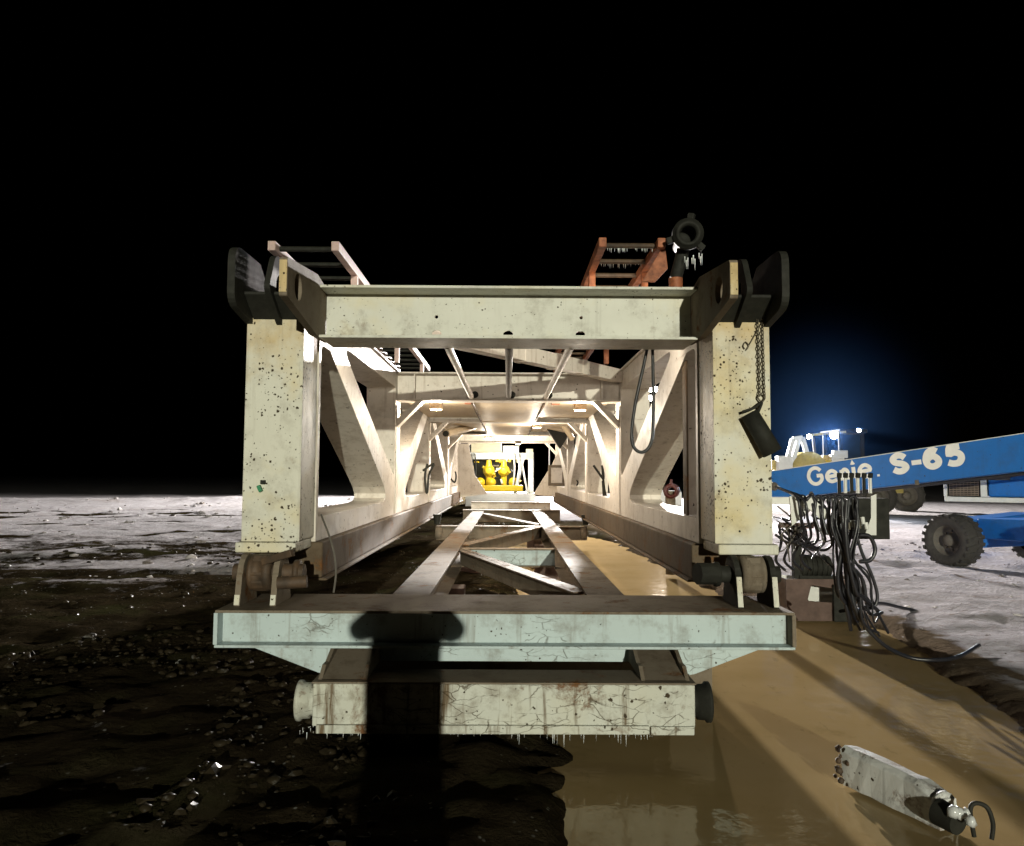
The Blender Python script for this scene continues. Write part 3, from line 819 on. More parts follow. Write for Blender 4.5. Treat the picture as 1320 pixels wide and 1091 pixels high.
# flood lamps inside the mast behind cross beams; second-bay pair added to brighten walls
for (x, fy, pw, lb) in ((.55, FY[1] + .6, 1, 'flood lamp under the tan ceiling behind the third cross beam'), (-.5, FY[2] + .6, 1, 'flood lamp behind the fourth cross beam near the far end'),
                       (.3, FY[3] - .6, 1, 'flood lamp before the last cross beam at the far end'),
                       (-1.0, FY[0] + .75, .8, 'added fill lamp in the second bay by the left wall'), (1.0, FY[0] + .75, .8, 'added fill lamp in the second bay by the right wall')):
    fl = thing('flood_or_fill_lamp', (x, fy, 2.62), lb, 'lamp', 'flood lamps and added fill lamps inside the mast')
    MB().box(x - .09, x + .09, fy - .04, fy + .04, 2.60, 2.70).build('lamp_housing', M_dirty, fl, .006)
    MB().box(x - .07, x + .07, fy - .03, fy + .03, 2.588, 2.598).build('lamp_lens', emit('warm_lens', (1, .82, .6), 4), fl)
    point('lamp_light', (x, fy, 2.53), MAST_W * pw, (1, .87, .70), .06, fl)

for x in (-.95, .95):  # unseen fill lamps added to brighten the first bay
    fl = thing('fill_lamp', (x, 6.03, 2.86), 'added fill lamp hidden behind the front cross beam, %s the rope loop' % ('beside' if x > 0 else 'away from'), 'lamp', 'added fill lamps behind the front beam')
    MB().box(x - .2, x + .2, 5.965, 6.02, 2.82, 2.90).build('lamp_housing', M_dirty, fl, .005)
    MB().box(x - .18, x + .18, 6.021, 6.03, 2.83, 2.89).build('lamp_lens', emit('fill_lens', (1, .9, .75), 2), fl)
    spot('lamp_light', (x, 6.06, 2.86), (x * .6, 10, 1.9), 60, (1, .88, .72), .08, 150, .8, fl)

# work lights on a pole behind the photographer
KX, KY, KZ = 5.9, -50.0, 7.7
wl = thing('work_light_pole', (KX, KY, 0), 'tall work light pole far behind the photographer', 'work light')
MB().cyl((KX, KY, .0), (KX, KY, KZ - .1), .06, n=12).build('pole', M_dark, wl)
for a in (0, 2.09, 4.19):
    MB().cyl((KX, KY, 1.4), (KX + 1.1 * math.cos(a), KY + 1.1 * math.sin(a), .0), .03, n=8).build('leg', M_dark, wl)
MB().box(KX - .35, KX + .35, KY - .20, KY, KZ - .25, KZ + .25).build('lamp_head', M_dark, wl, .01)
MB().box(KX - .31, KX + .31, KY + .002, KY + .012, KZ - .21, KZ + .21).build('lens', emit('cool_lens', (.95, 1, .9), 5), wl)
spot('work_light_beam', (KX, KY + .35, KZ), (-1, 8, 1.0), KEY_W, (1.0, .985, .80), .22, 100, .8, wl)

# ================================================================== photographer (behind the camera, seen by the shadow)
def skin_body(name, joints, edges, mat, parent, root=0):
    me = bpy.data.meshes.new(name)
    me.from_pydata([j[0] for j in joints], edges, [])
    o = bpy.data.objects.new(name, me); COL.objects.link(o)
    s = o.modifiers.new('skin', 'SKIN')
    lay = me.skin_vertices[0] if me.skin_vertices else None
    if lay is None:
        import bmesh
        bm = bmesh.new(); bm.from_mesh(me); bm.verts.layers.skin.verify(); bm.to_mesh(me); bm.free()
        lay = me.skin_vertices[0]
    for i, j in enumerate(joints):
        r = j[1]
        lay.data[i].radius = r if isinstance(r, tuple) else (r, r)
    lay.data[root].use_root = True
    sub = o.modifiers.new('sub', 'SUBSURF'); sub.levels = 2; sub.render_levels = 2
    me.materials.append(mat)
    child_of(o, parent)
    return o
PY = -.40
person = thing('person', (0, PY, .03), 'person in dark work clothes holding up a phone with both hands', 'person')
J = [((0, PY, .98), (.21, .15)), ((0, PY, 1.18), (.21, .15)), ((0, PY + .01, 1.38), (.22, .14)), ((0, PY + .02, 1.50), (.07, .07)),
     ((-.19, PY, 1.42), .085), ((-.31, PY + .10, 1.36), .07), ((-.09, PY + .30, 1.57), .045),
     ((.19, PY, 1.42), .085), ((.31, PY + .10, 1.36), .07), ((.09, PY + .30, 1.57), .045),
     ((-.09, PY, .86), (.15, .14)), ((-.10, PY + .02, .50), (.115, .10)), ((-.12, PY - .01, .12), .058), ((-.13, PY + .14, .075), (.05, .045)),
     ((.09, PY, .86), (.15, .14)), ((.10, PY + .02, .50), (.115, .10)), ((.12, PY - .01, .12), .058), ((.13, PY + .14, .075), (.05, .045))]
E = [(0,1),(1,2),(2,3),(2,4),(4,5),(5,6),(2,7),(7,8),(8,9),(0,10),(10,11),(11,12),(12,13),(0,14),(14,15),(15,16),(16,17)]
skin_body('body', J, E, M_jacket, person)
hd = MB()
hv = []
def head_shape():
    m = MB(); n, k = 20, 14
    c = Vector((0, PY + .05, 1.64))
    vs = []
    for i in range(k + 1):
        th = math.pi * i / k
        for j in range(n):
            ph = 2 * math.pi * j / n
            x = .078 * math.sin(th) * math.cos(ph); y = .098 * math.sin(th) * math.sin(ph); z = .122 * math.cos(th)
            if z < 0: x *= 1 - .25 * (z / .122)**2
            if y > .06 and abs(x) < .02 and -.03 < z < .02: y += .022
            vs.append(c + Vector((x, y, z)))
    return m.add(vs, [(i*n+j, i*n+(j+1) % n, (i+1)*n+(j+1) % n, (i+1)*n+j) for i in range(k) for j in range(n)], True)
head_shape().build('head', M_skin, person)
MB().lathe((0, PY + .035, 1.665), (0, 0, 1), [(-.02, .105), (.03, .112), (.075, .098), (.105, .06), (.118, .001)], 24).build('knit_cap', M_dark, person)
for sx in (-1, 1):
    J = [((sx * .092, PY + .29, 1.56), (.036, .022)), ((sx * .088, PY + .325, 1.62), (.04, .02))]; E = [(0, 1)]
    b = 2
    for f in range(4):
        z0 = 1.615 + .02 * f
        J += [((sx * .080, PY + .345, z0), .010), ((sx * .070, PY + .372, z0 + .012), .009), ((sx * .045, PY + .378, z0 + .018), .008)]
        E += [(1, b), (b, b+1), (b+1, b+2)]; b += 3
    J += [((sx * .078, PY + .325, 1.60), .011), ((sx * .062, PY + .338, 1.632), .009)]
    E += [(0, b), (b, b+1)]
    skin_body('hand', J, E, M_skin, person)
ph = MB().box(-.078, .078, PY + .350, PY + .358, 1.615, 1.69).build('phone', M_phone, None, .003)
put(ph, 'black mobile phone held sideways by the photographer', 'phone')

# ================================================================== things hanging on the mast
# rope loop under the front cross beam
m = MB().tube([at(841, 440, 5.97), at(842, 500, 6.0), at(842, 545, 6.02), at(839, 572, 6.02), at(829, 583, 6.02), at(818, 578, 6.02), at(814, 560, 6.02), at(819, 520, 6.02), at(830, 470, 6.01), at(836, 440, 5.99)], .013, 8)
put(m.build('rope_loop', M_rubber), 'black rope loop hanging from the front cross beam', 'rope')
MB_ = MB().tube([at(414, 664, 5.8), at(424, 690, 5.66), at(431, 715, 5.60), at(433, 740, 5.55), at(430, 764, 5.55)], .008, 6)
put(MB_.build('thin_cable', M_rim), 'thin grey cable trailing off the left lower chord', 'cable')
# rope hooks on the inner walls
def rope_hook(pts, Yh, label):
    m = MB().tube([at(a, b, Yh) for a, b in pts], .02, 6, 5)
    put(m.build('rope_hank', M_dark), label, 'rope')
rope_hook([(551, 598), (548, 612), (549, 632), (551, 634), (553, 612), (559, 598), (545, 607)], 12.6, 'short dark rope hank hooked on the left mast wall')
rope_hook([(581, 617), (586, 622), (588, 615), (587, 608)], 16.5, 'small hook ring deeper along the left mast wall')
rope_hook([(765, 600), (772, 610), (778, 617), (776, 600), (779, 630), (782, 645), (779, 646), (777, 620)], 12.4, 'dark rope hank hooked on the right mast wall')
rope_hook([(741, 560), (741, 600), (740, 612), (745, 622), (743, 626)], 17.8, 'thin chain fall hanging down the right mast wall')
# chain with a dark sleeve on the right front column
ch = thing('chain_sling', at(979, 405, 5.44), 'doubled steel chain hanging down the right front column', 'chain')
def link_mesh():
    m = MB(); n, k = 12, 6
    R1, R2, r = .0095, .017, .0036
    vs = []
    for i in range(n):
        a = 2 * math.pi * i / n
        cx, cz = R1 * math.cos(a), R2 * math.sin(a)
        d = Vector((math.cos(a), 0, math.sin(a)))
        for j in range(k):
            b = 2 * math.pi * j / k
            vs.append(Vector((cx, 0, cz)) + d * (r * math.cos(b)) + Vector((0, r * math.sin(b), 0)))
    m.add(vs, [(i*k+j, ((i+1) % n)*k+j, ((i+1) % n)*k+(j+1) % k, i*k+(j+1) % k) for i in range(n) for j in range(k)], True)
    return m
l0 = link_mesh().build('link', M_chain, None)
first = True
for (pa, pb) in (((976, 400), (979, 508)), ((982, 400), (985, 508))):
    a, b = at(*pa, 5.46), at(*pb, 5.46)
    n = 23
    for k in range(n):
        if first: o = l0; first = False
        else: o = l0.copy(); COL.objects.link(o)
        p = a.lerp(b, k / (n - 1))
        o.location = p; o.rotation_euler = (0, 0, R(15 + 90 * (k % 2)))
        child_of(o, ch)
MB().tube([at(979, 508, 5.455), at(977, 513, 5.455), at(982, 518, 5.45), at(986, 513, 5.455), at(985, 508, 5.455)], .006, 8).build('shackle', M_chain, ch)
sv = thing('pipe_sleeve', at(960, 532, 5.42), 'black open pipe sleeve dangling aslant from the chain by the right column', 'pipe sleeve')
a, b = at(966, 533, 5.42), at(996, 584, 5.40)
MB().lathe(a, b - a, [(0, .045), (0, .062), ((b-a).length, .070), ((b-a).length, .055), (0, .045)], 24).build('sleeve_tube', M_dark, sv)
MB().tube([a + Vector((-.05, -.01, .01)), at(972, 526, 5.42), at(982, 519, 5.44), a + Vector((.05, -.01, -.01))], .010, 8).build('handle', M_dark, sv)
sf = MB().tube([at(960, 450, 5.47), at(958, 446, 5.47), at(961, 441, 5.47), at(965, 446, 5.47), at(962, 451, 5.47), at(974, 430, 5.47), at(973, 427, 5.47)], .004, 6)
put(sf.build('safety_pin', M_chain), 'small wire safety pin hooked beside the chain', 'pin')
g = thing('green_tag', at(335, 628, 5.48), 'small green plastic block on the left front column', 'tag')
p = at(335, 630, 5.47); q = at(339, 622, 5.47)
MB().box(-.012, .012, -.02, .02, -.024, .024, Matrix.Translation(p) @ Matrix.Rotation(R(-25), 4, 'Y')).build('block', M_green, g, .004)
MB().box(q.x - .016, q.x + .016, 5.455, 5.497, q.z - .012, q.z + .016).build('clip', M_dark, g, .003)
hx = at(953, 685, 5.495)
o = MB().cyl((hx.x, 5.485, hx.z), (hx.x, 5.4995, hx.z), .008, n=12).build('hole_disc', M_dark, mast)  # raised dark disc drawn for a small hole in the column

# ================================================================== hose stand beside the mast
YS = 7.3
st = thing('hose_manifold', (at(1040, 700, YS).x, YS, .0), 'bracket with a dark manifold box beside the mast, carrying hoses', 'hose bracket')
a = at(985, 655, YS); b = at(1075, 662, YS)
MB().box(1.87, at(1046, 0, YS).x, YS, YS + .10, at(0, 645, YS).z - .0, at(0, 636, YS).z).build('arm', M_white, st, .005)
o = [at(1017, 640, YS), at(1048, 640, YS), at(1048, 655, YS), at(1020, 678, YS)]
MB().plate([(p.x, p.z) for p in o], [], xz, YS - .02, YS - .003).build('arm_gusset', M_white, st)
MB().bar(at(1040, 645, YS - .1), at(1066, 668, YS - .1), .10, .02, (0, -1, 0)).build('diagonal_strap', M_white, st, .003)
MB().bar(at(1060, 682, YS), at(1075, 684, YS), .10, .10).build('clamp', M_white, st, .004)
x0, x1 = at(1076, 0, YS).x, at(1129, 0, YS).x
z1, z0 = at(0, 637, YS).z, at(0, 690, YS).z
MB().box(x0, x1, YS, YS + .35, z0, z1).build('manifold_box', M_dark, st, .008)
o = [at(1122, 640, YS), at(1129, 637, YS), at(1129, 690, YS), at(1114, 690, YS), at(1122, 668, YS)]
MB().plate([(p.x, p.z) for p in o], [], xz, YS - .012, YS - .003).build('face_plate', M_white, st)
for k in range(6):
    q = at(1082 + 8 * k, 636, YS + .12)
    MB().cyl(q, q + Vector((0, 0, .15 + .02 * (k % 2))), .016, n=10).build('valve_stem', M_white if k % 2 else M_dark, st)
    MB().cyl(q + Vector((0, 0, .15)), q + Vector((0, -.01, .19)), .024, n=10).build('valve_knob', M_dark, st)
MB().bar(at(1005, 677, YS + .2), at(1048, 678, YS + .2), .05, .05).build('low_arm', M_brown, st)
rnd = random.Random(5)
def hose(pts, r, label, m=M_hose):
    put(MB().tube([at(*p) for p in pts], r, 8, 6).build('hydraulic_hose', m), label, 'hose', 'hydraulic hoses on the bracket')
# corrugated coil along the bracket
for k in range(7):
    x = 1043 + 9 * k
    hose([(x, 655, YS - .05), (x - 3, 645, YS - .10), (x + 3, 640, YS - .1), (x + 8, 648, YS - .12), (x + 6 + rnd.uniform(-3, 3), 665, YS - .12), (x + 14, 680 + rnd.uniform(-6, 10), YS - .14)], .015, 'looped hose end coming over the bracket arm')
for k in range(20):
    x = 1080 + rnd.uniform(-6, 26)
    xb = 1098 + rnd.uniform(-18, 26)
    d = rnd.uniform(-.28, -.06)
    hose([(x, 642 + rnd.uniform(0, 15), YS + d), (x + rnd.uniform(-4, 4), 680, YS + d - .03), ((x+xb)/2 - 5, 720, YS + d - .02), (xb - 2, 750 + rnd.uniform(-8, 14), YS + d), (xb + rnd.uniform(0, 8), 785 + rnd.uniform(-22, 18), YS + d + .02), (xb + rnd.uniform(6, 26), 812 + rnd.uniform(-34, 10), YS + d + .1)], rnd.choice((.008, .010, .013, .018)), 'black hose hanging down in the bundle under the manifold box')
hose([(1083, 690, YS - .2), (1093, 740, YS - .2), (1105, 790, YS - .2), (1135, 828, YS - .2), (1170, 847, YS - .15), (1205, 851, 7.12), (1235, 847, 7.25), (1262, 832, 7.65)], .018, 'long black hose arcing from the bundle onto the snow')
hose([(1108, 690, YS - .1), (1121, 692, YS - .1), (1128, 708, YS - .1), (1122, 722, YS - .1), (1108, 724, YS - .1)], .020, 'small hose loop at the side of the bundle')
hose([(1104, 690, YS - .1), (1112, 715, YS - .1), (1125, 745, YS - .1), (1131, 770, YS - .1), (1124, 784, YS - .1), (1105, 780, YS - .1)], .016, 'thin hose swinging out below the side loop')
hose([(1100, 790, 9.0), (1130, 778, 9.6), (1160, 783, 9.8), (1182, 788, 9.9)], .02, 'hose lying flat on snow behind the bundle')
for k in range(5):
    x = 1006 + 9 * k
    hose([(1000 + k * 5, 628 + 2*k, YS + .25), (x + 20, 640 + 3*k, YS - .08), (x + 26, 665 + 4*k, YS - .1), (x + 30, 690 + 3*k, YS), (x + 12, 700 + 2*k, YS + .1), (1000 + 4*k, 690 - 4*k, YS + .3)], .013, 'hose sagging between the mast and the bracket arm')
for k in range(4):
    x = 1004 + 11 * k
    hose([(x, 676, YS + .3), (x + 3, 700, YS + .3), (x - 4, 722, YS + .35), (x + 8, 735, YS + .4)], .014, 'thin hose dangling under the low brown arm')

# tangle of thin cables round the bracket
for k in range(16):
    x, y = rnd.uniform(1000, 1062), rnd.uniform(640, 690)
    pts_ = [(x, y, YS + rnd.uniform(-.05, .3))]
    for q_ in range(4):
        x += rnd.uniform(-16, 24); y += rnd.uniform(-10, 24); pts_.append((min(x, 1100), min(y, 738), YS + rnd.uniform(-.1, .35)))
    hose(pts_, rnd.choice((.006, .008, .010)), 'thin cable tangled about the hose bracket', rnd.choice((M_hose, M_hose, M_rim)))
for k in range(9):
    a = (1080 + 4.5 * k, 668 + rnd.uniform(-4, 8))
    MB().cyl(at(a[0], a[1], YS - .16), at(a[0] + 1.5, a[1] + 9, YS - .17), .02, n=8).build('hose_fitting', M_white if k % 3 else M_chain, st)

# brown pump skid on the ground behind the bracket
YK = 9.4
sk = thing('pump_skid', (at(1045, 780, YK).x, YK, 0), 'brown steel tray with dark pump motor beside the mast', 'pump skid')
x0, x1 = at(1000, 0, YK).x, at(1086, 0, YK).x
zt = at(0, 742, YK).z
MB().plate([(x0, -.03), (x1, -.03), (x1, zt), (x0, zt)], [rounded([(x0 + .25, zt - .26), (x1 - .28, zt - .28), (x1 - .28, zt - .11), (x0 + .3, zt - .07)], .03)], xz, YK, YK + .02).build('tray_front', M_brown, sk)
MB().box(x0, x1, YK + .35, YK + .37, -.03, zt).build('tray_back', M_white, sk)
for x in (x0 + .012, x1 - .012):
    MB().box(x - .01, x + .01, YK + .022, YK + .348, -.03, zt - .002).build('tray_side', M_brown, sk)
MB().box(x1 - .30, x1 - .03, YK - .06, YK - .004, -.03, zt - .06).build('battery_box', M_dark, sk, .01)
cx = at(1040, 0, YK).x
MB().box(at(1014, 0, YK).x, at(1024, 0, YK).x, YK + .1, YK + .2, zt - .02, at(0, 676, YK).z).build('post', M_dark, sk, .005)
MB().cyl((cx - .18, YK + .2, zt + .13), (cx + .2, YK + .2, zt + .13), .13, n=20).build('motor', M_dark, sk)
for k in range(6):
    MB().cyl((cx - .16 + .06*k, YK + .2, zt + .13), (cx - .14 + .06*k, YK + .2, zt + .13), .145, n=20).build('motor_fin', M_dark, sk)
MB().box(cx - .2, cx + .24, YK + .08, YK + .32, zt - .01, zt + .03).build('motor_foot', M_dark, sk)
# red valve in the snow seen through the right opening
v = at(864, 633, 13.5)
vs_ = thing('valve_stub', (v.x, 13.5, 0), 'dark red valve on a pale pipe stub outside the right truss opening', 'valve')
MB().cyl((v.x, 13.5, 0), (v.x, 13.5, v.z), .09, n=16).build('pipe', M_dirty, vs_)
MB().lathe((v.x, 13.4, v.z), (-.35, -1, 0), [(-.14, .10), (-.13, .13), (-.08, .13), (-.07, .09), (.05, .09), (.06, .13), (.11, .13), (.11, .07), (-.1, .06), (-.14, .10)], 10).build('valve_body', M_red, vs_)
MB().cyl((v.x, 13.42, v.z + .08), (v.x, 13.42, v.z + .2), .025, n=8).build('valve_stem', M_red, vs_)

# ================================================================== broken box beam lying in the puddle
db = thing('broken_beam', on_ground(1150, 1020), 'broken ice-coated box beam lying in the muddy puddle', 'beam')
A, B = on_ground(1083, 1006, -.02), on_ground(1212, 1066, -.02)
d = (B - A).normalized(); s_ = Vector((-d.y, d.x, 0))
L = (B - A).length
m = MB()
rr = random.Random(2)
sec = [(-.0, .0), (.0, .19), (.03, .215), (.12, .20), (.13, .0)]
nl = 9
vs = []
for i in range(nl + 1):
    for k, (a_, b_) in enumerate(sec):
        j = .0045
        e = (.02 * (i == 0) * rr.random())
        taper = 1 - .22 * max(0, (i - 7) / 2)
        vs.append(A + d * (L * i / nl + e) + s_ * (a_ + rr.uniform(-j, j)) + Vector((0, 0, b_ * taper * (1 - .12*i/nl) - .02 + rr.uniform(-j, j))))
n = len(sec)
m.add(vs, [(i*n+k, (i+1)*n+k, (i+1)*n+(k+1) % n, i*n+(k+1) % n) for i in range(nl) for k in range(n)])
m.add(vs[:n], [tuple(range(n))]); m.add(vs[-n:], [tuple(range(n))[::-1]])
M_slab = paint('ice_coated_steel', (.66, .67, .66), speck=1.2, sscale=16, rust=.45, dirt=1.0, dirtcol=(.07, .055, .04), rough=.4)
m.build('box_section', M_slab, db, .006)
m = MB()
for k in range(16):
    c = A + Vector((rr.uniform(-.02, .05), rr.uniform(-.05, .05), rr.uniform(.0, .17)))
    q = rr.uniform(.008, .022)
    m.lathe(c, (rr.random(), rr.random(), 1), [(-q, .001), (-q*.6, q*.8), (.3*q, q), (q, .001)], 7)
o = m.build('frozen_lumps', M_rusty, db); o['kind'] = 'stuff'
e = B
MB().cyl(e + Vector((0, 0, .07)) - d * .01, e + d * .10 + Vector((0, 0, .06)), .065, .06, n=18).build('end_socket', M_dark, db)
MB().lathe(e - d * .03 + s_ * .05 + Vector((0, 0, .07)), d, [(0, .05), (0, .085), (.02, .085), (.02, .05)], 20).build('end_ring', M_slab, db)
m = MB()
for k in range(7):
    c = e + d * rr.uniform(.06, .15) + Vector((rr.uniform(-.03, .03), rr.uniform(-.02, .04), rr.uniform(.07, .12))); q = rr.uniform(.015, .032)
    m.add([c + v * q * rr.uniform(.7, 1.3) for v in ICO], ICF, True)
o = m.build('ice_lumps', M_ice, db); o['kind'] = 'stuff'
c = on_ground(1268, 1060, .06)
MB().tube([c + Vector((-.03, .03, -.08)), c + Vector((-.045, .03, .04)), c + Vector((-.02, .03, .075)), c + Vector((.03, .02, .06)), c + Vector((.05, .01, -.01)), c + Vector((.035, 0, -.08))], .011, 8).build('end_shackle', M_dark, db)

# ================================================================== boom lift
bl = thing('boom_lift', (8.6, 14.4, 0), 'blue telescopic boom lift parked on snow, boom lowered across the yard', 'boom lift')
P0 = at(985, 628, 14.1); P1 = at(1325, 587.5, 11.2)
bd = (P1 - P0).normalized()
P1 = P0 + bd * 6.6
bn = Vector((bd.y, -bd.x, 0)).normalized()          # face normal, towards the camera
bu = bd.cross(bn); bu = -bu if bu.z < 0 else bu
def bpt(l, u, n): return P0 + bd * l + bu * u + bn * n
Lf = 6.6
h0, h1 = .25, .29
vs = [bpt(0, -h0, .17), bpt(Lf, -.20, .17), bpt(Lf, h1+.06, .17), bpt(0, h0, .17), bpt(0, -h0, -.17), bpt(Lf, -.20, -.17), bpt(Lf, h1+.06, -.17), bpt(0, h0, -.17)]
MB().add(vs, [(0,1,2,3), (7,6,5,4), (0,4,5,1), (3,2,6,7), (0,3,7,4), (1,5,6,2)]).build('boom', M_lift, bl, .012)
# boom head: grey inner section
MB().add([bpt(-1.2, -.16, .12), bpt(.05, -.2, .12), bpt(.05, .2, .12), bpt(-1.2, .16, .12), bpt(-1.2, -.16, -.12), bpt(.05, -.2, -.12), bpt(.05, .2, -.12), bpt(-1.2, .16, -.12)],
         [(0,1,2,3), (7,6,5,4), (0,4,5,1), (3,2,6,7), (0,3,7,4), (1,5,6,2)]).build('inner_boom', M_rim, bl, .01)
MB().bar(bpt(.0, h0 + .01, .178), bpt(.62, -h0 + .02, .178), .012, .03, tuple(bn)).build('boom_end_strip', M_white, bl)
GLY = {
 'G': [[(.93, .80), (.72, .97), (.45, 1), (.15, .85), (0, .5), (.15, .15), (.45, 0), (.75, .05), (.97, .25), (.97, .50), (.62, .50)]],
 'e': [[(.10, .47), (.95, .52), (.90, .80), (.55, 1), (.18, .85), (0, .5), (.15, .15), (.50, 0), (.95, .12)]],
 'n': [[(.02, 1), (.02, -.05)], [(.08, .62), (.35, .95), (.70, .95), (.95, .65), (.97, -.05)]],
 'i': [[(.5, 0), (.5, .66)], [(.0, .80), (.5, .98), (1.0, .80)]],
 'S': [[(.95, .82), (.70, .98), (.35, 1), (.05, .80), (.20, .58), (.75, .44), (.97, .22), (.70, .02), (.35, 0), (.03, .15)]],
 '6': [[(.93, .88), (.60, 1), (.20, .85), (.0, .45), (.12, .12), (.50, 0), (.90, .12), (.97, .38), (.65, .62), (.25, .55), (.05, .38)]],
 '5': [[(.95, 1), (.22, 1), (.13, .56), (.50, .66), (.88, .54), (.97, .28), (.75, .03), (.35, 0), (.02, .10)]],
 '-': [[(0, .5), (1, .5)]], '.': [[(0, .5), (1, .5)]]}
def glyph(ch, pxl, pxr, py, height, base=0.0, wd=.07):
    f0 = bpt(0, 0, .172)
    a = on_plane(pxl, py, f0, bn) - P0
    b = on_plane(pxr, py, f0, bn) - P0
    la, lb, u0 = a.dot(bd), b.dot(bd), a.dot(bu) + base
    m = MB(); lift = .1735
    hw = wd / 2
    for si, st_ in enumerate(GLY[ch]):
        W_, H_ = max(lb - la - wd, .001), max(height - wd, .0)
        P = [Vector((la + hw + x * W_, u0 + hw + y * H_)) for x, y in st_]
        if ch in '-.': P = [Vector((la, u0 + hw)), Vector((lb, u0 + hw))]
        if ch not in '-.' and len(P) > 3:
            q = []
            sharp = {'5': (1, 2), 'G': (9,), 'e': (1,)}.get(ch, ())
            for k in range(len(P) - 1):
                p0 = P[max(k-1, 0)] if k not in sharp else P[k]
                p3 = P[min(k+2, len(P)-1)] if k + 1 not in sharp else P[k+1]
                p1, p2 = P[k], P[k+1]
                for e_ in range(5):
                    t = e_ / 5
                    q.append(.5 * ((2*p1) + (p2-p0)*t + (2*p0-5*p1+4*p2-p3)*t*t + (3*p1-p0-3*p2+p3)*t**3))
            q.append(P[-1]); P = q
        vs, n_ = [], len(P)
        for k, p in enumerate(P):
            d = (P[min(k+1, n_-1)] - P[max(k-1, 0)]).normalized()
            nn = Vector((-d.y, d.x)) * hw
            z_ = lift + .0001 * k + .004 * si
            vs += [bpt(p.x + nn.x, p.y + nn.y, z_), bpt(p.x - nn.x, p.y - nn.y, z_)]
        m.add(vs, [(2*k, 2*k+1, 2*k+3, 2*k+2) for k in range(n_ - 1)])
    m.build('letter', M_letter, bl, fix=False)
for ch, a, b, h in (('G', 1042, 1064, .33), ('e', 1065, 1083, .24), ('n', 1084, 1098, .23), ('i', 1099, 1105.5, .34), ('e', 1107, 1127, .25)):
    glyph(ch, a, b, 627.5 - (a - 1042) * .145, h, 0, .062)
for ch, a, b, h, bs in (('S', 1149, 1175, .345, 0), ('-', 1177, 1190, .07, .11), ('6', 1191.5, 1217, .35, 0), ('5', 1219, 1247, .35, 0)):
    glyph(ch, a, b, 613 - (a - 1149) * .14, h, bs, .098 if ch != '-' else .075)
glyph('.', 1131, 1134.5, 614.5, .035, 0, .035)
MB().tube([bpt(.4, -.285, .12), bpt(2.2, -.262, .14), bpt(4.4, -.245, .14), bpt(6.4, -.225, .12)], .018, 8, 5).build('hydraulic_line', M_hose, bl)
MB().tube([bpt(.2, -.275, .05), bpt(2.4, -.27, .06), bpt(6.4, -.24, .05)], .022, 8, 5).build('hydraulic_line', M_hose, bl)
for l_ in (.9, 2.6, 4.2, 5.8):
    MB().add([bpt(l_, -h0 - .01, .178), bpt(l_ + .06, -h0 - .01, .178), bpt(l_ + .06, -h0 + .07, .178), bpt(l_, -h0 + .07, .178)], [(0, 1, 2, 3)]).build('line_clip', M_rim, bl, fix=False)
MB().lathe(bpt(.28, -.02, .17), bn, [(0, .075), (.02, .075), (.03, .05), (.03, .001)], 20).build('boom_pin', M_rim, bl)
MB().bar(bpt(.02, h0 + .004, .165), bpt(6.5, h1 + .06, .165), .02, .012).build('top_weld_strip', M_white, bl)
# wheel
wn_ = Vector((-.92, -.39, 0)).normalized()            # outward axle direction
def wheel(c, n, rad, wid, parent, lugs=22):
    w = MB().lathe(c, n, [(-wid/2, rad*.6), (-wid/2, rad*.86), (-wid*.40, rad*.97), (0, rad), (wid*.40, rad*.97), (wid/2, rad*.86), (wid/2, rad*.62), (wid*.36, rad*.56)], 44).build('wheel', M_tyre, parent)
    t = n.cross(Vector((0, 0, 1))).normalized()
    m = MB()
    for k in range(lugs):
        a = 2 * math.pi * k / lugs
        for side in (-1, 1):
            aa = a + (math.pi / lugs if side > 0 else 0)
            d = t * math.cos(aa) + Vector((0, 0, 1)) * math.sin(aa)
            tg = -t * math.sin(aa) + Vector((0, 0, 1)) * math.cos(aa)
            p = c + d * (rad * .985)
            m.bar(p + n * (side * wid * .03), p + n * (side * wid * .5) + tg * rad * .1 - d * rad * .05, rad * .13, rad * .09, tuple(d))
    o = m.build('tread', M_tyre, w); o['kind'] = 'stuff'
    MB().lathe(c, n, [(wid*.36, rad*.60), (wid*.40, rad*.60), (wid*.36, rad*.55), (wid*.05, rad*.50), (wid*.0, rad*.30), (wid*.12, rad*.24), (wid*.26, rad*.22), (wid*.30, rad*.16), (wid*.34, .001)], 36).build('rim', M_rim, w)
    for k in range(8):
        a = 2 * math.pi * k / 8
        d = t * math.cos(a) + Vector((0, 0, 1)) * math.sin(a)
        MB().cyl(c + d * rad * .36 + n * wid * .01, c + d * rad * .36 + n * wid * .09, rad * .04, n=6).build('wheel_nut', M_rim, w)
wc = at(1228, 692, 14.9)
WR = .50
wc.z = WR - .01
wheel(wc, wn_, WR, .46, bl)
iw = -wn_                                             # inward
fwd = Vector((-iw.y, iw.x, 0))
MB().bar(wc + iw * .24 + Vector((0, 0, .02)), wc + iw * 2.3 + Vector((0, 0, .02)), .34, .34).build('axle', M_lift, bl, .02)
def cpt(i, f, z): return wc + iw * i + fwd * f + Vector((0, 0, z - wc.z))
vs = [cpt(.42, -.05, .40), cpt(.42, -.05, .86), cpt(2.5, -.05, .98), cpt(2.5, -.05, .40), cpt(.42, .5, .40), cpt(.42, .5, .86), cpt(2.5, .5, .98), cpt(2.5, .5, .40)]
MB().add(vs, [(0,1,2,3), (7,6,5,4), (0,4,5,1), (1,5,6,2), (2,6,7,3), (0,3,7,4)]).build('chassis', M_lift, bl, .02)
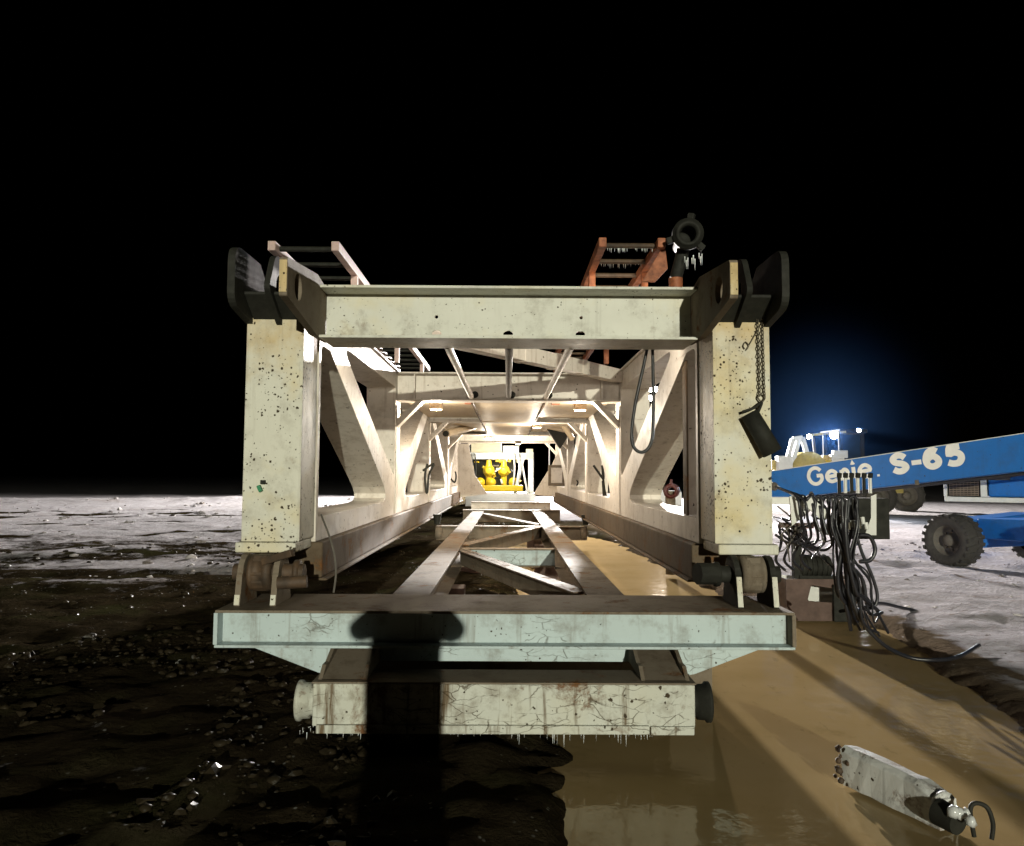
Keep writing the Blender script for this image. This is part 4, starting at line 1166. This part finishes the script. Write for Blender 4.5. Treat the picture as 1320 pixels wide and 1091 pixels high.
vs = [cpt(.62, -2.6, .52), cpt(.62, -2.6, .95), cpt(1.9, -2.6, .95), cpt(1.9, -2.6, .52), cpt(.62, -.06, .52), cpt(.62, -.06, .9), cpt(1.9, -.06, .9), cpt(1.9, -.06, .52)]
MB().add(vs, [(0,1,2,3), (7,6,5,4), (0,4,5,1), (1,5,6,2), (2,6,7,3), (0,3,7,4)]).build('chassis_body', M_lift, bl, .02)
wheel(cpt(2.5, 0, WR - .01), iw, WR, .46, bl)
wheel(cpt(.0, -2.6, WR - .01), wn_, WR, .46, bl)
wheel(cpt(2.5, -2.6, WR - .01), iw, WR, .46, bl)
# turntable cowl with a grille
q0 = at(1222, 640, 14.0); q1 = at(1264, 641, 13.7)
gd = (q1 - q0); gd.z = 0; gd.normalize(); gn = Vector((gd.y, -gd.x, 0))
def gpt(l, n, z): return Vector((q0.x, q0.y, 0)) + gd * l + gn * n + Vector((0, 0, z))
gl_ = (q1 - q0).length
zb = q0.z
def hexa(pts, name, mat, bev=.01):
    MB().add(pts, [(0,1,2,3), (7,6,5,4), (0,4,5,1), (1,5,6,2), (2,6,7,3), (0,3,7,4)]).build(name, mat, bl, bev)
def slab(l0, l1, n0, n1, z0, z1): return [gpt(l0, n1, z0), gpt(l1, n1, z0), gpt(l1, n1, z1), gpt(l0, n1, z1), gpt(l0, n0, z0), gpt(l1, n0, z0), gpt(l1, n0, z1), gpt(l0, n0, z1)]
hexa(slab(-.05, 2.6, -1.2, .05, zb - .09, zb - .005), 'turntable_deck', M_white, .006)
hexa(slab(0, gl_, -.6, -.02, zb, zb + .50), 'grille_backing', M_dark)
for k in range(15):
    hexa(slab(.02, gl_ - .02, -.018, .0, zb + .02 + .032*k, zb + .034 + .032*k), 'grille_bar', M_grille, 0)
for k in range(9):
    hexa(slab(.03 + k * (gl_-.06)/8 - .004, .03 + k * (gl_-.06)/8 + .004, .001, .006, zb + .01, zb + .5), 'grille_wire', M_grille, 0)
hexa(slab(-.06, -.01, -.1, .03, zb, zb + .5), 'grille_frame', M_white, .004)
hexa(slab(gl_ + .005, gl_ + .10, -.1, .03, zb, zb + .53), 'grille_frame', M_white, .004)
hexa(slab(gl_ + .11, gl_ + .45, .0, .03, zb + .30, zb + .5), 'cowl_bracket', M_rim, .004)
hexa(slab(gl_ + .12, 2.5, -1.1, -.03, zb + .002, zb + .48), 'engine_cowl', M_lift, .03)
hexa(slab(gl_ + .95, gl_ + 1.1, -.029, -.02, zb + .22, zb + .38), 'decal', M_louvre, .002)

# ================================================================== wheel loader with its lamps on
YL = 34.0
ld = thing('wheel_loader', (at(1110, 660, YL).x, YL, 0), 'ochre wheel loader with bright work lamps behind the blue boom', 'wheel loader')
def lw(px, py, dy=0): return at(px, py, YL + dy)
for px, dy in ((1130, 0), (1168, 3.0)):
    c = lw(px, 640, dy); c.z = .80
    wheel(c, Vector((-.25, -1, 0)).normalized(), .80, .6, ld, 16)
def lbox(x0, x1, y0, y1, d0, d1, name, m, bev=.04):
    a = lw(x0, y1); b = lw(x1, y0)
    MB().box(a.x, b.x, YL + d0, YL + d1, a.z, b.z).build(name, m, ld, bev)
lbox(1100, 1172, 612, 636, .5, 2.6, 'engine_body', M_loader)
lbox(1086, 1118, 597, 625, .2, 2.2, 'cab_base', M_loader)
lbox(1020, 1100, 606, 628, .4, 2.4, 'front_frame', M_loader)
for px in (1088, 1116):
    for dd in (.3, 2.0):
        lbox(px - 2, px + 2, 558, 597, dd, dd + .12, 'cab_pillar', M_dark, .01)
lbox(1084, 1120, 553, 558, .1, 2.3, 'cab_roof', M_dark)
lbox(1091, 1113, 560, 596, .36, .40, 'windscreen', M_glass, 0)
rl = random.Random(4)
for k in range(16):
    px, py = rl.uniform(1004, 1098), rl.uniform(586, 612)
    c = lw(px, py, rl.uniform(-.1, 1.2)); w_ = rl.uniform(.1, .4)
    MB().box(c.x - w_, c.x + w_, c.y - .1, c.y + .2, c.z - w_ * .5, c.z + w_ * .6).build('machine_panel', rl.choice((M_loader, M_loader, M_white, M_rim, M_yellow)), ld, .03)
MB().lathe(lw(1045, 606, -.2), (0, 1, 0), [(0, .001), (0, .72), (.1, .8), (1.0, .8), (1.1, .001)], 32).build('fender', M_loader, ld)
# lift arms and quick coupler
for a, b in (((1012, 606), (1022, 566)), ((1022, 566), (1034, 564)), ((1034, 564), (1042, 592)), ((1020, 600), (1030, 566))):
    MB().bar(lw(*a), lw(*b), .18, .22, (0, 1, 0)).build('lift_arm', M_white, ld, .02)
lbox(1002, 1020, 588, 612, -.2, .3, 'coupler', M_white)
MB().bar(lw(1044, 561), lw(1090, 557), .10, .10).build('lamp_bar', M_loader, ld)
MB().bar(lw(1048, 564), lw(1052, 600), .10, .10).build('lamp_post', M_rim, ld)
lamp_m = emit('loader_lamp_lens', (.82, .92, 1.0), 160)
for px, py, r, wt in ((1043, 563, .10, .6), (1075, 561, .17, 1.0), (1107, 555, .08, .12)):
    c = lw(px, py, -.25)
    tgt = Vector((0, 0, 1.0)); d = (tgt - c).normalized()
    MB().lathe(c, d, [(-.16, .001), (-.15, r*.6), (-.01, r*1.1), (0, r*1.1), (0, r)], 20).build('lamp_bowl', M_dark, ld)
    MB().lathe(c, d, [(-.004, r), (.01, r*.8), (.02, .001)], 20).build('lamp_lens', lamp_m, ld)
    if wt > .3: spot('lamp_light', c + d * .08, Vector((2, 6, 0)), LOADER_W * wt, (.80, .90, 1.0), .1, 110, .7, ld)

# ================================================================== lighting mast seen through the right truss opening
lt = thing('light_tower', (at(851, 640, 30).x, 30, 0), 'tall light tower glaring through the right truss opening', 'light tower')
c = at(851, 507, 30)
MB().cyl((c.x, 30.1, 0), (c.x, 30.1, c.z - .1), .06, n=12).build('tower_pole', M_white, lt)
MB().box(c.x - .7, c.x + .7, 29.5, 31.0, .3, 1.1).build('generator_box', M_white, lt, .05)
for sx in (-1, 1):
    MB().lathe((c.x + sx * .55, 29.6, .28), (1, 0, 0), [(-.1, .1), (-.1, .28), (.1, .28), (.1, .1)], 20).build('trailer_wheel', M_tyre, lt)
for dx, dz in ((-.3, .15), (.3, .15), (-.3, -.2), (.3, -.2)):
    MB().box(c.x + dx - .2, c.x + dx + .2, 29.95, 30.08, c.z + dz - .13, c.z + dz + .13).build('lamp_head', M_dark, lt, .02)
    MB().box(c.x + dx - .17, c.x + dx + .17, 29.93, 29.948, c.z + dz - .10, c.z + dz + .10).build('lamp_lens', emit('tower_lens', (1, .96, .9), 40), lt)
spot('tower_light', (c.x, 29.85, c.z), (7, 12, 0), TOWER_W, (1, .90, .86), .25, 130, .7, lt)

# ================================================================== pump package beyond the far end of the mast
YP = 40.0
pp = thing('pump_package', (at(648, 640, YP).x, YP, 0), 'white portal frame with two yellow drums beyond the far end of the mast', 'pump unit')
def pb(x0, x1, y0, y1, d0, d1, name, m, bev=.03):
    a = at(x0, y1, YP); b = at(x1, y0, YP)
    return MB().box(a.x, b.x, YP + d0, YP + d1, a.z, b.z).build(name, m, pp, bev)
pb(600, 690, 636, 660, -.3, 3.0, 'skid', M_white)
pb(681, 688, 583, 636, 0, .28, 'post', M_white)
pb(600, 606, 592, 636, 0, .28, 'post', M_white)
pb(598, 686, 584, 592, .02, .26, 'lintel', M_white)
pb(678, 687, 579, 592, -.04, .0, 'bracket', M_louvre, .0)
MB().bar(at(674, 590, YP), at(664, 636, YP), .12, .2).build('strut', M_white, pp)
MB().bar(at(672, 594, YP - .05), at(680, 636, YP - .05), .10, .10).build('strut', M_white, pp)
pb(606, 646, 566, 583, 1.0, 3.0, 'control_house', M_louvre)
for k in range(6):
    pb(611, 643, 568 + 2.4*k, 569.2 + 2.4*k, .93, .998, 'louvre', M_louvre, 0)
pb(648, 669, 574, 583.5, .6, 2.0, 'tank', M_white)
pb(604, 664, 592, 632, 2.0, 2.2, 'engine_backing', M_dark)
for px in (630, 649.5):
    c = at(px, 607, YP)
    MB().lathe(c, (0, -1, 0), [(-.5, .001), (-.5, .26), (-.1, .30), (0, .30), (.05, .20), (.12, .20), (.14, .10), (.14, .001)], 24).build('drum', M_yellow, pp)
    MB().cyl(c + Vector((0, .1, .2)), c + Vector((0, .1, .55)), .17, .12, 16).build('drum_neck', M_yellow, pp)
    MB().cyl(c + Vector((0, .2, -.9)), c + Vector((0, .2, -.2)), .15, n=12).build('drum_stand', M_yellow, pp)
for px in (619, 633, 662):
    MB().lathe(at(px, 622, YP), (0, -1, 0), [(-.3, .001), (-.3, .22), (.0, .25), (.05, .001)], 20).build('flange', M_yellow, pp)
pb(614, 674, 626, 633, -.2, .6, 'base_bar', M_yellow)
for k, px in enumerate((607, 612, 662, 668)):
    MB().tube([at(px, 585, YP - .1), at(px + 1.5, 605, YP - .25), at(px - 1, 630, YP - .1)], .045, 6, 4).build('service_hose', M_white if px > 640 else M_dark, pp)
rq = random.Random(9)
for k in range(26):
    px, py = rq.uniform(606, 676), rq.uniform(594, 632)
    c = at(px, py, YP + rq.uniform(-.1, .8)); dd = Vector((rq.uniform(-1, 1), rq.uniform(-.2, .2), rq.choice((0, 0, 1, .5)))).normalized() * rq.uniform(.12, .4)
    MB().cyl(c, c + dd, rq.uniform(.03, .09), n=10).build('pipe_fitting', rq.choice((M_yellow, M_yellow, M_dark, M_rim, M_white)), pp)
for x in (612, 660, 684):
    c = at(x, 563, YP)
    hd_ = MB().box(c.x - .18, c.x + .18, YP - .1, YP + .06, c.z + .25, c.z + .45).build('flood_head', M_dark, pp, .02)
point('skid_light', (at(645, 600, YP).x, YP - 1.6, 2.7), 320, (1, .93, .8), .1, pp)
# flood light pole far beyond the mast
FX, FYY, FZ = 3.2, 60.0, 8.6
fp = thing('flood_light_pole', (FX, FYY, 0), 'tall flood light pole far beyond the end of the mast', 'flood light')
MB().cyl((FX, FYY + .1, 0), (FX, FYY + .1, FZ - .2), .05, n=10).build('lamp_pole', M_white, fp)
MB().box(FX - .35, FX + .35, FYY + .06, FYY + .2, FZ - .2, FZ + .2).build('flood_head', M_dark, fp, .02)
MB().box(FX - .3, FX + .3, FYY + .04, FYY + .058, FZ - .16, FZ + .16).build('flood_lens', emit('flood_lens', (1, .93, .84), 20), fp)
spot('flood_light', (FX, FYY - .15, FZ), (-4, 8, 0), FAR_W, (1, .95, .89), .30, 165, 1.0, fp)

# ================================================================== blue fog added to stand for the glow round the loader lamps
def fog():
    c = lw(1072, 555)
    m = MB(); n, k = 24, 14
    vs = []
    for i in range(k + 1):
        th = math.pi * i / k
        for j in range(n):
            ph = 2 * math.pi * j / n
            vs.append(Vector((6.5 * math.sin(th) * math.cos(ph), 4.0 * math.sin(th) * math.sin(ph), 7.0 * math.cos(th))))
    m.add(vs, [(i*n+j, i*n+(j+1) % n, (i+1)*n+(j+1) % n, (i+1)*n+j) for i in range(k) for j in range(n)], True)
    mt = bpy.data.materials.new('glow_fog'); mt.use_nodes = True
    t = mt.node_tree; t.nodes.remove(t.nodes['Principled BSDF'])
    v = t.nodes.new('ShaderNodeVolumePrincipled')
    v.inputs['Color'].default_value = (.14, .38, 1, 1); v.inputs['Anisotropy'].default_value = .3
    tc = t.nodes.new('ShaderNodeTexCoord'); mp = t.nodes.new('ShaderNodeMapping'); mp.inputs['Scale'].default_value = (1/6.5, 1/4.0, 1/7.0)
    g = t.nodes.new('ShaderNodeTexGradient'); g.gradient_type = 'SPHERICAL'
    ml = t.nodes.new('ShaderNodeMath'); ml.operation = 'MULTIPLY'; ml.inputs[1].default_value = FOG_D
    t.links.new(tc.outputs['Object'], mp.inputs[0]); t.links.new(mp.outputs[0], g.inputs[0]); pw = t.nodes.new('ShaderNodeMath'); pw.operation = 'POWER'; pw.inputs[1].default_value = 3.4
    t.links.new(g.outputs[1], pw.inputs[0]); t.links.new(pw.outputs[0], ml.inputs[0])
    t.links.new(ml.outputs[0], v.inputs['Density']); t.links.new(v.outputs[0], t.nodes['Material Output'].inputs['Volume'])
    o = m.build('glow_fog', mt); o.location = c
    put(o, 'thin blue-tinted fog added as the glow round the loader lamps', 'fog', kind='stuff')
FOG_D = .017
fog()
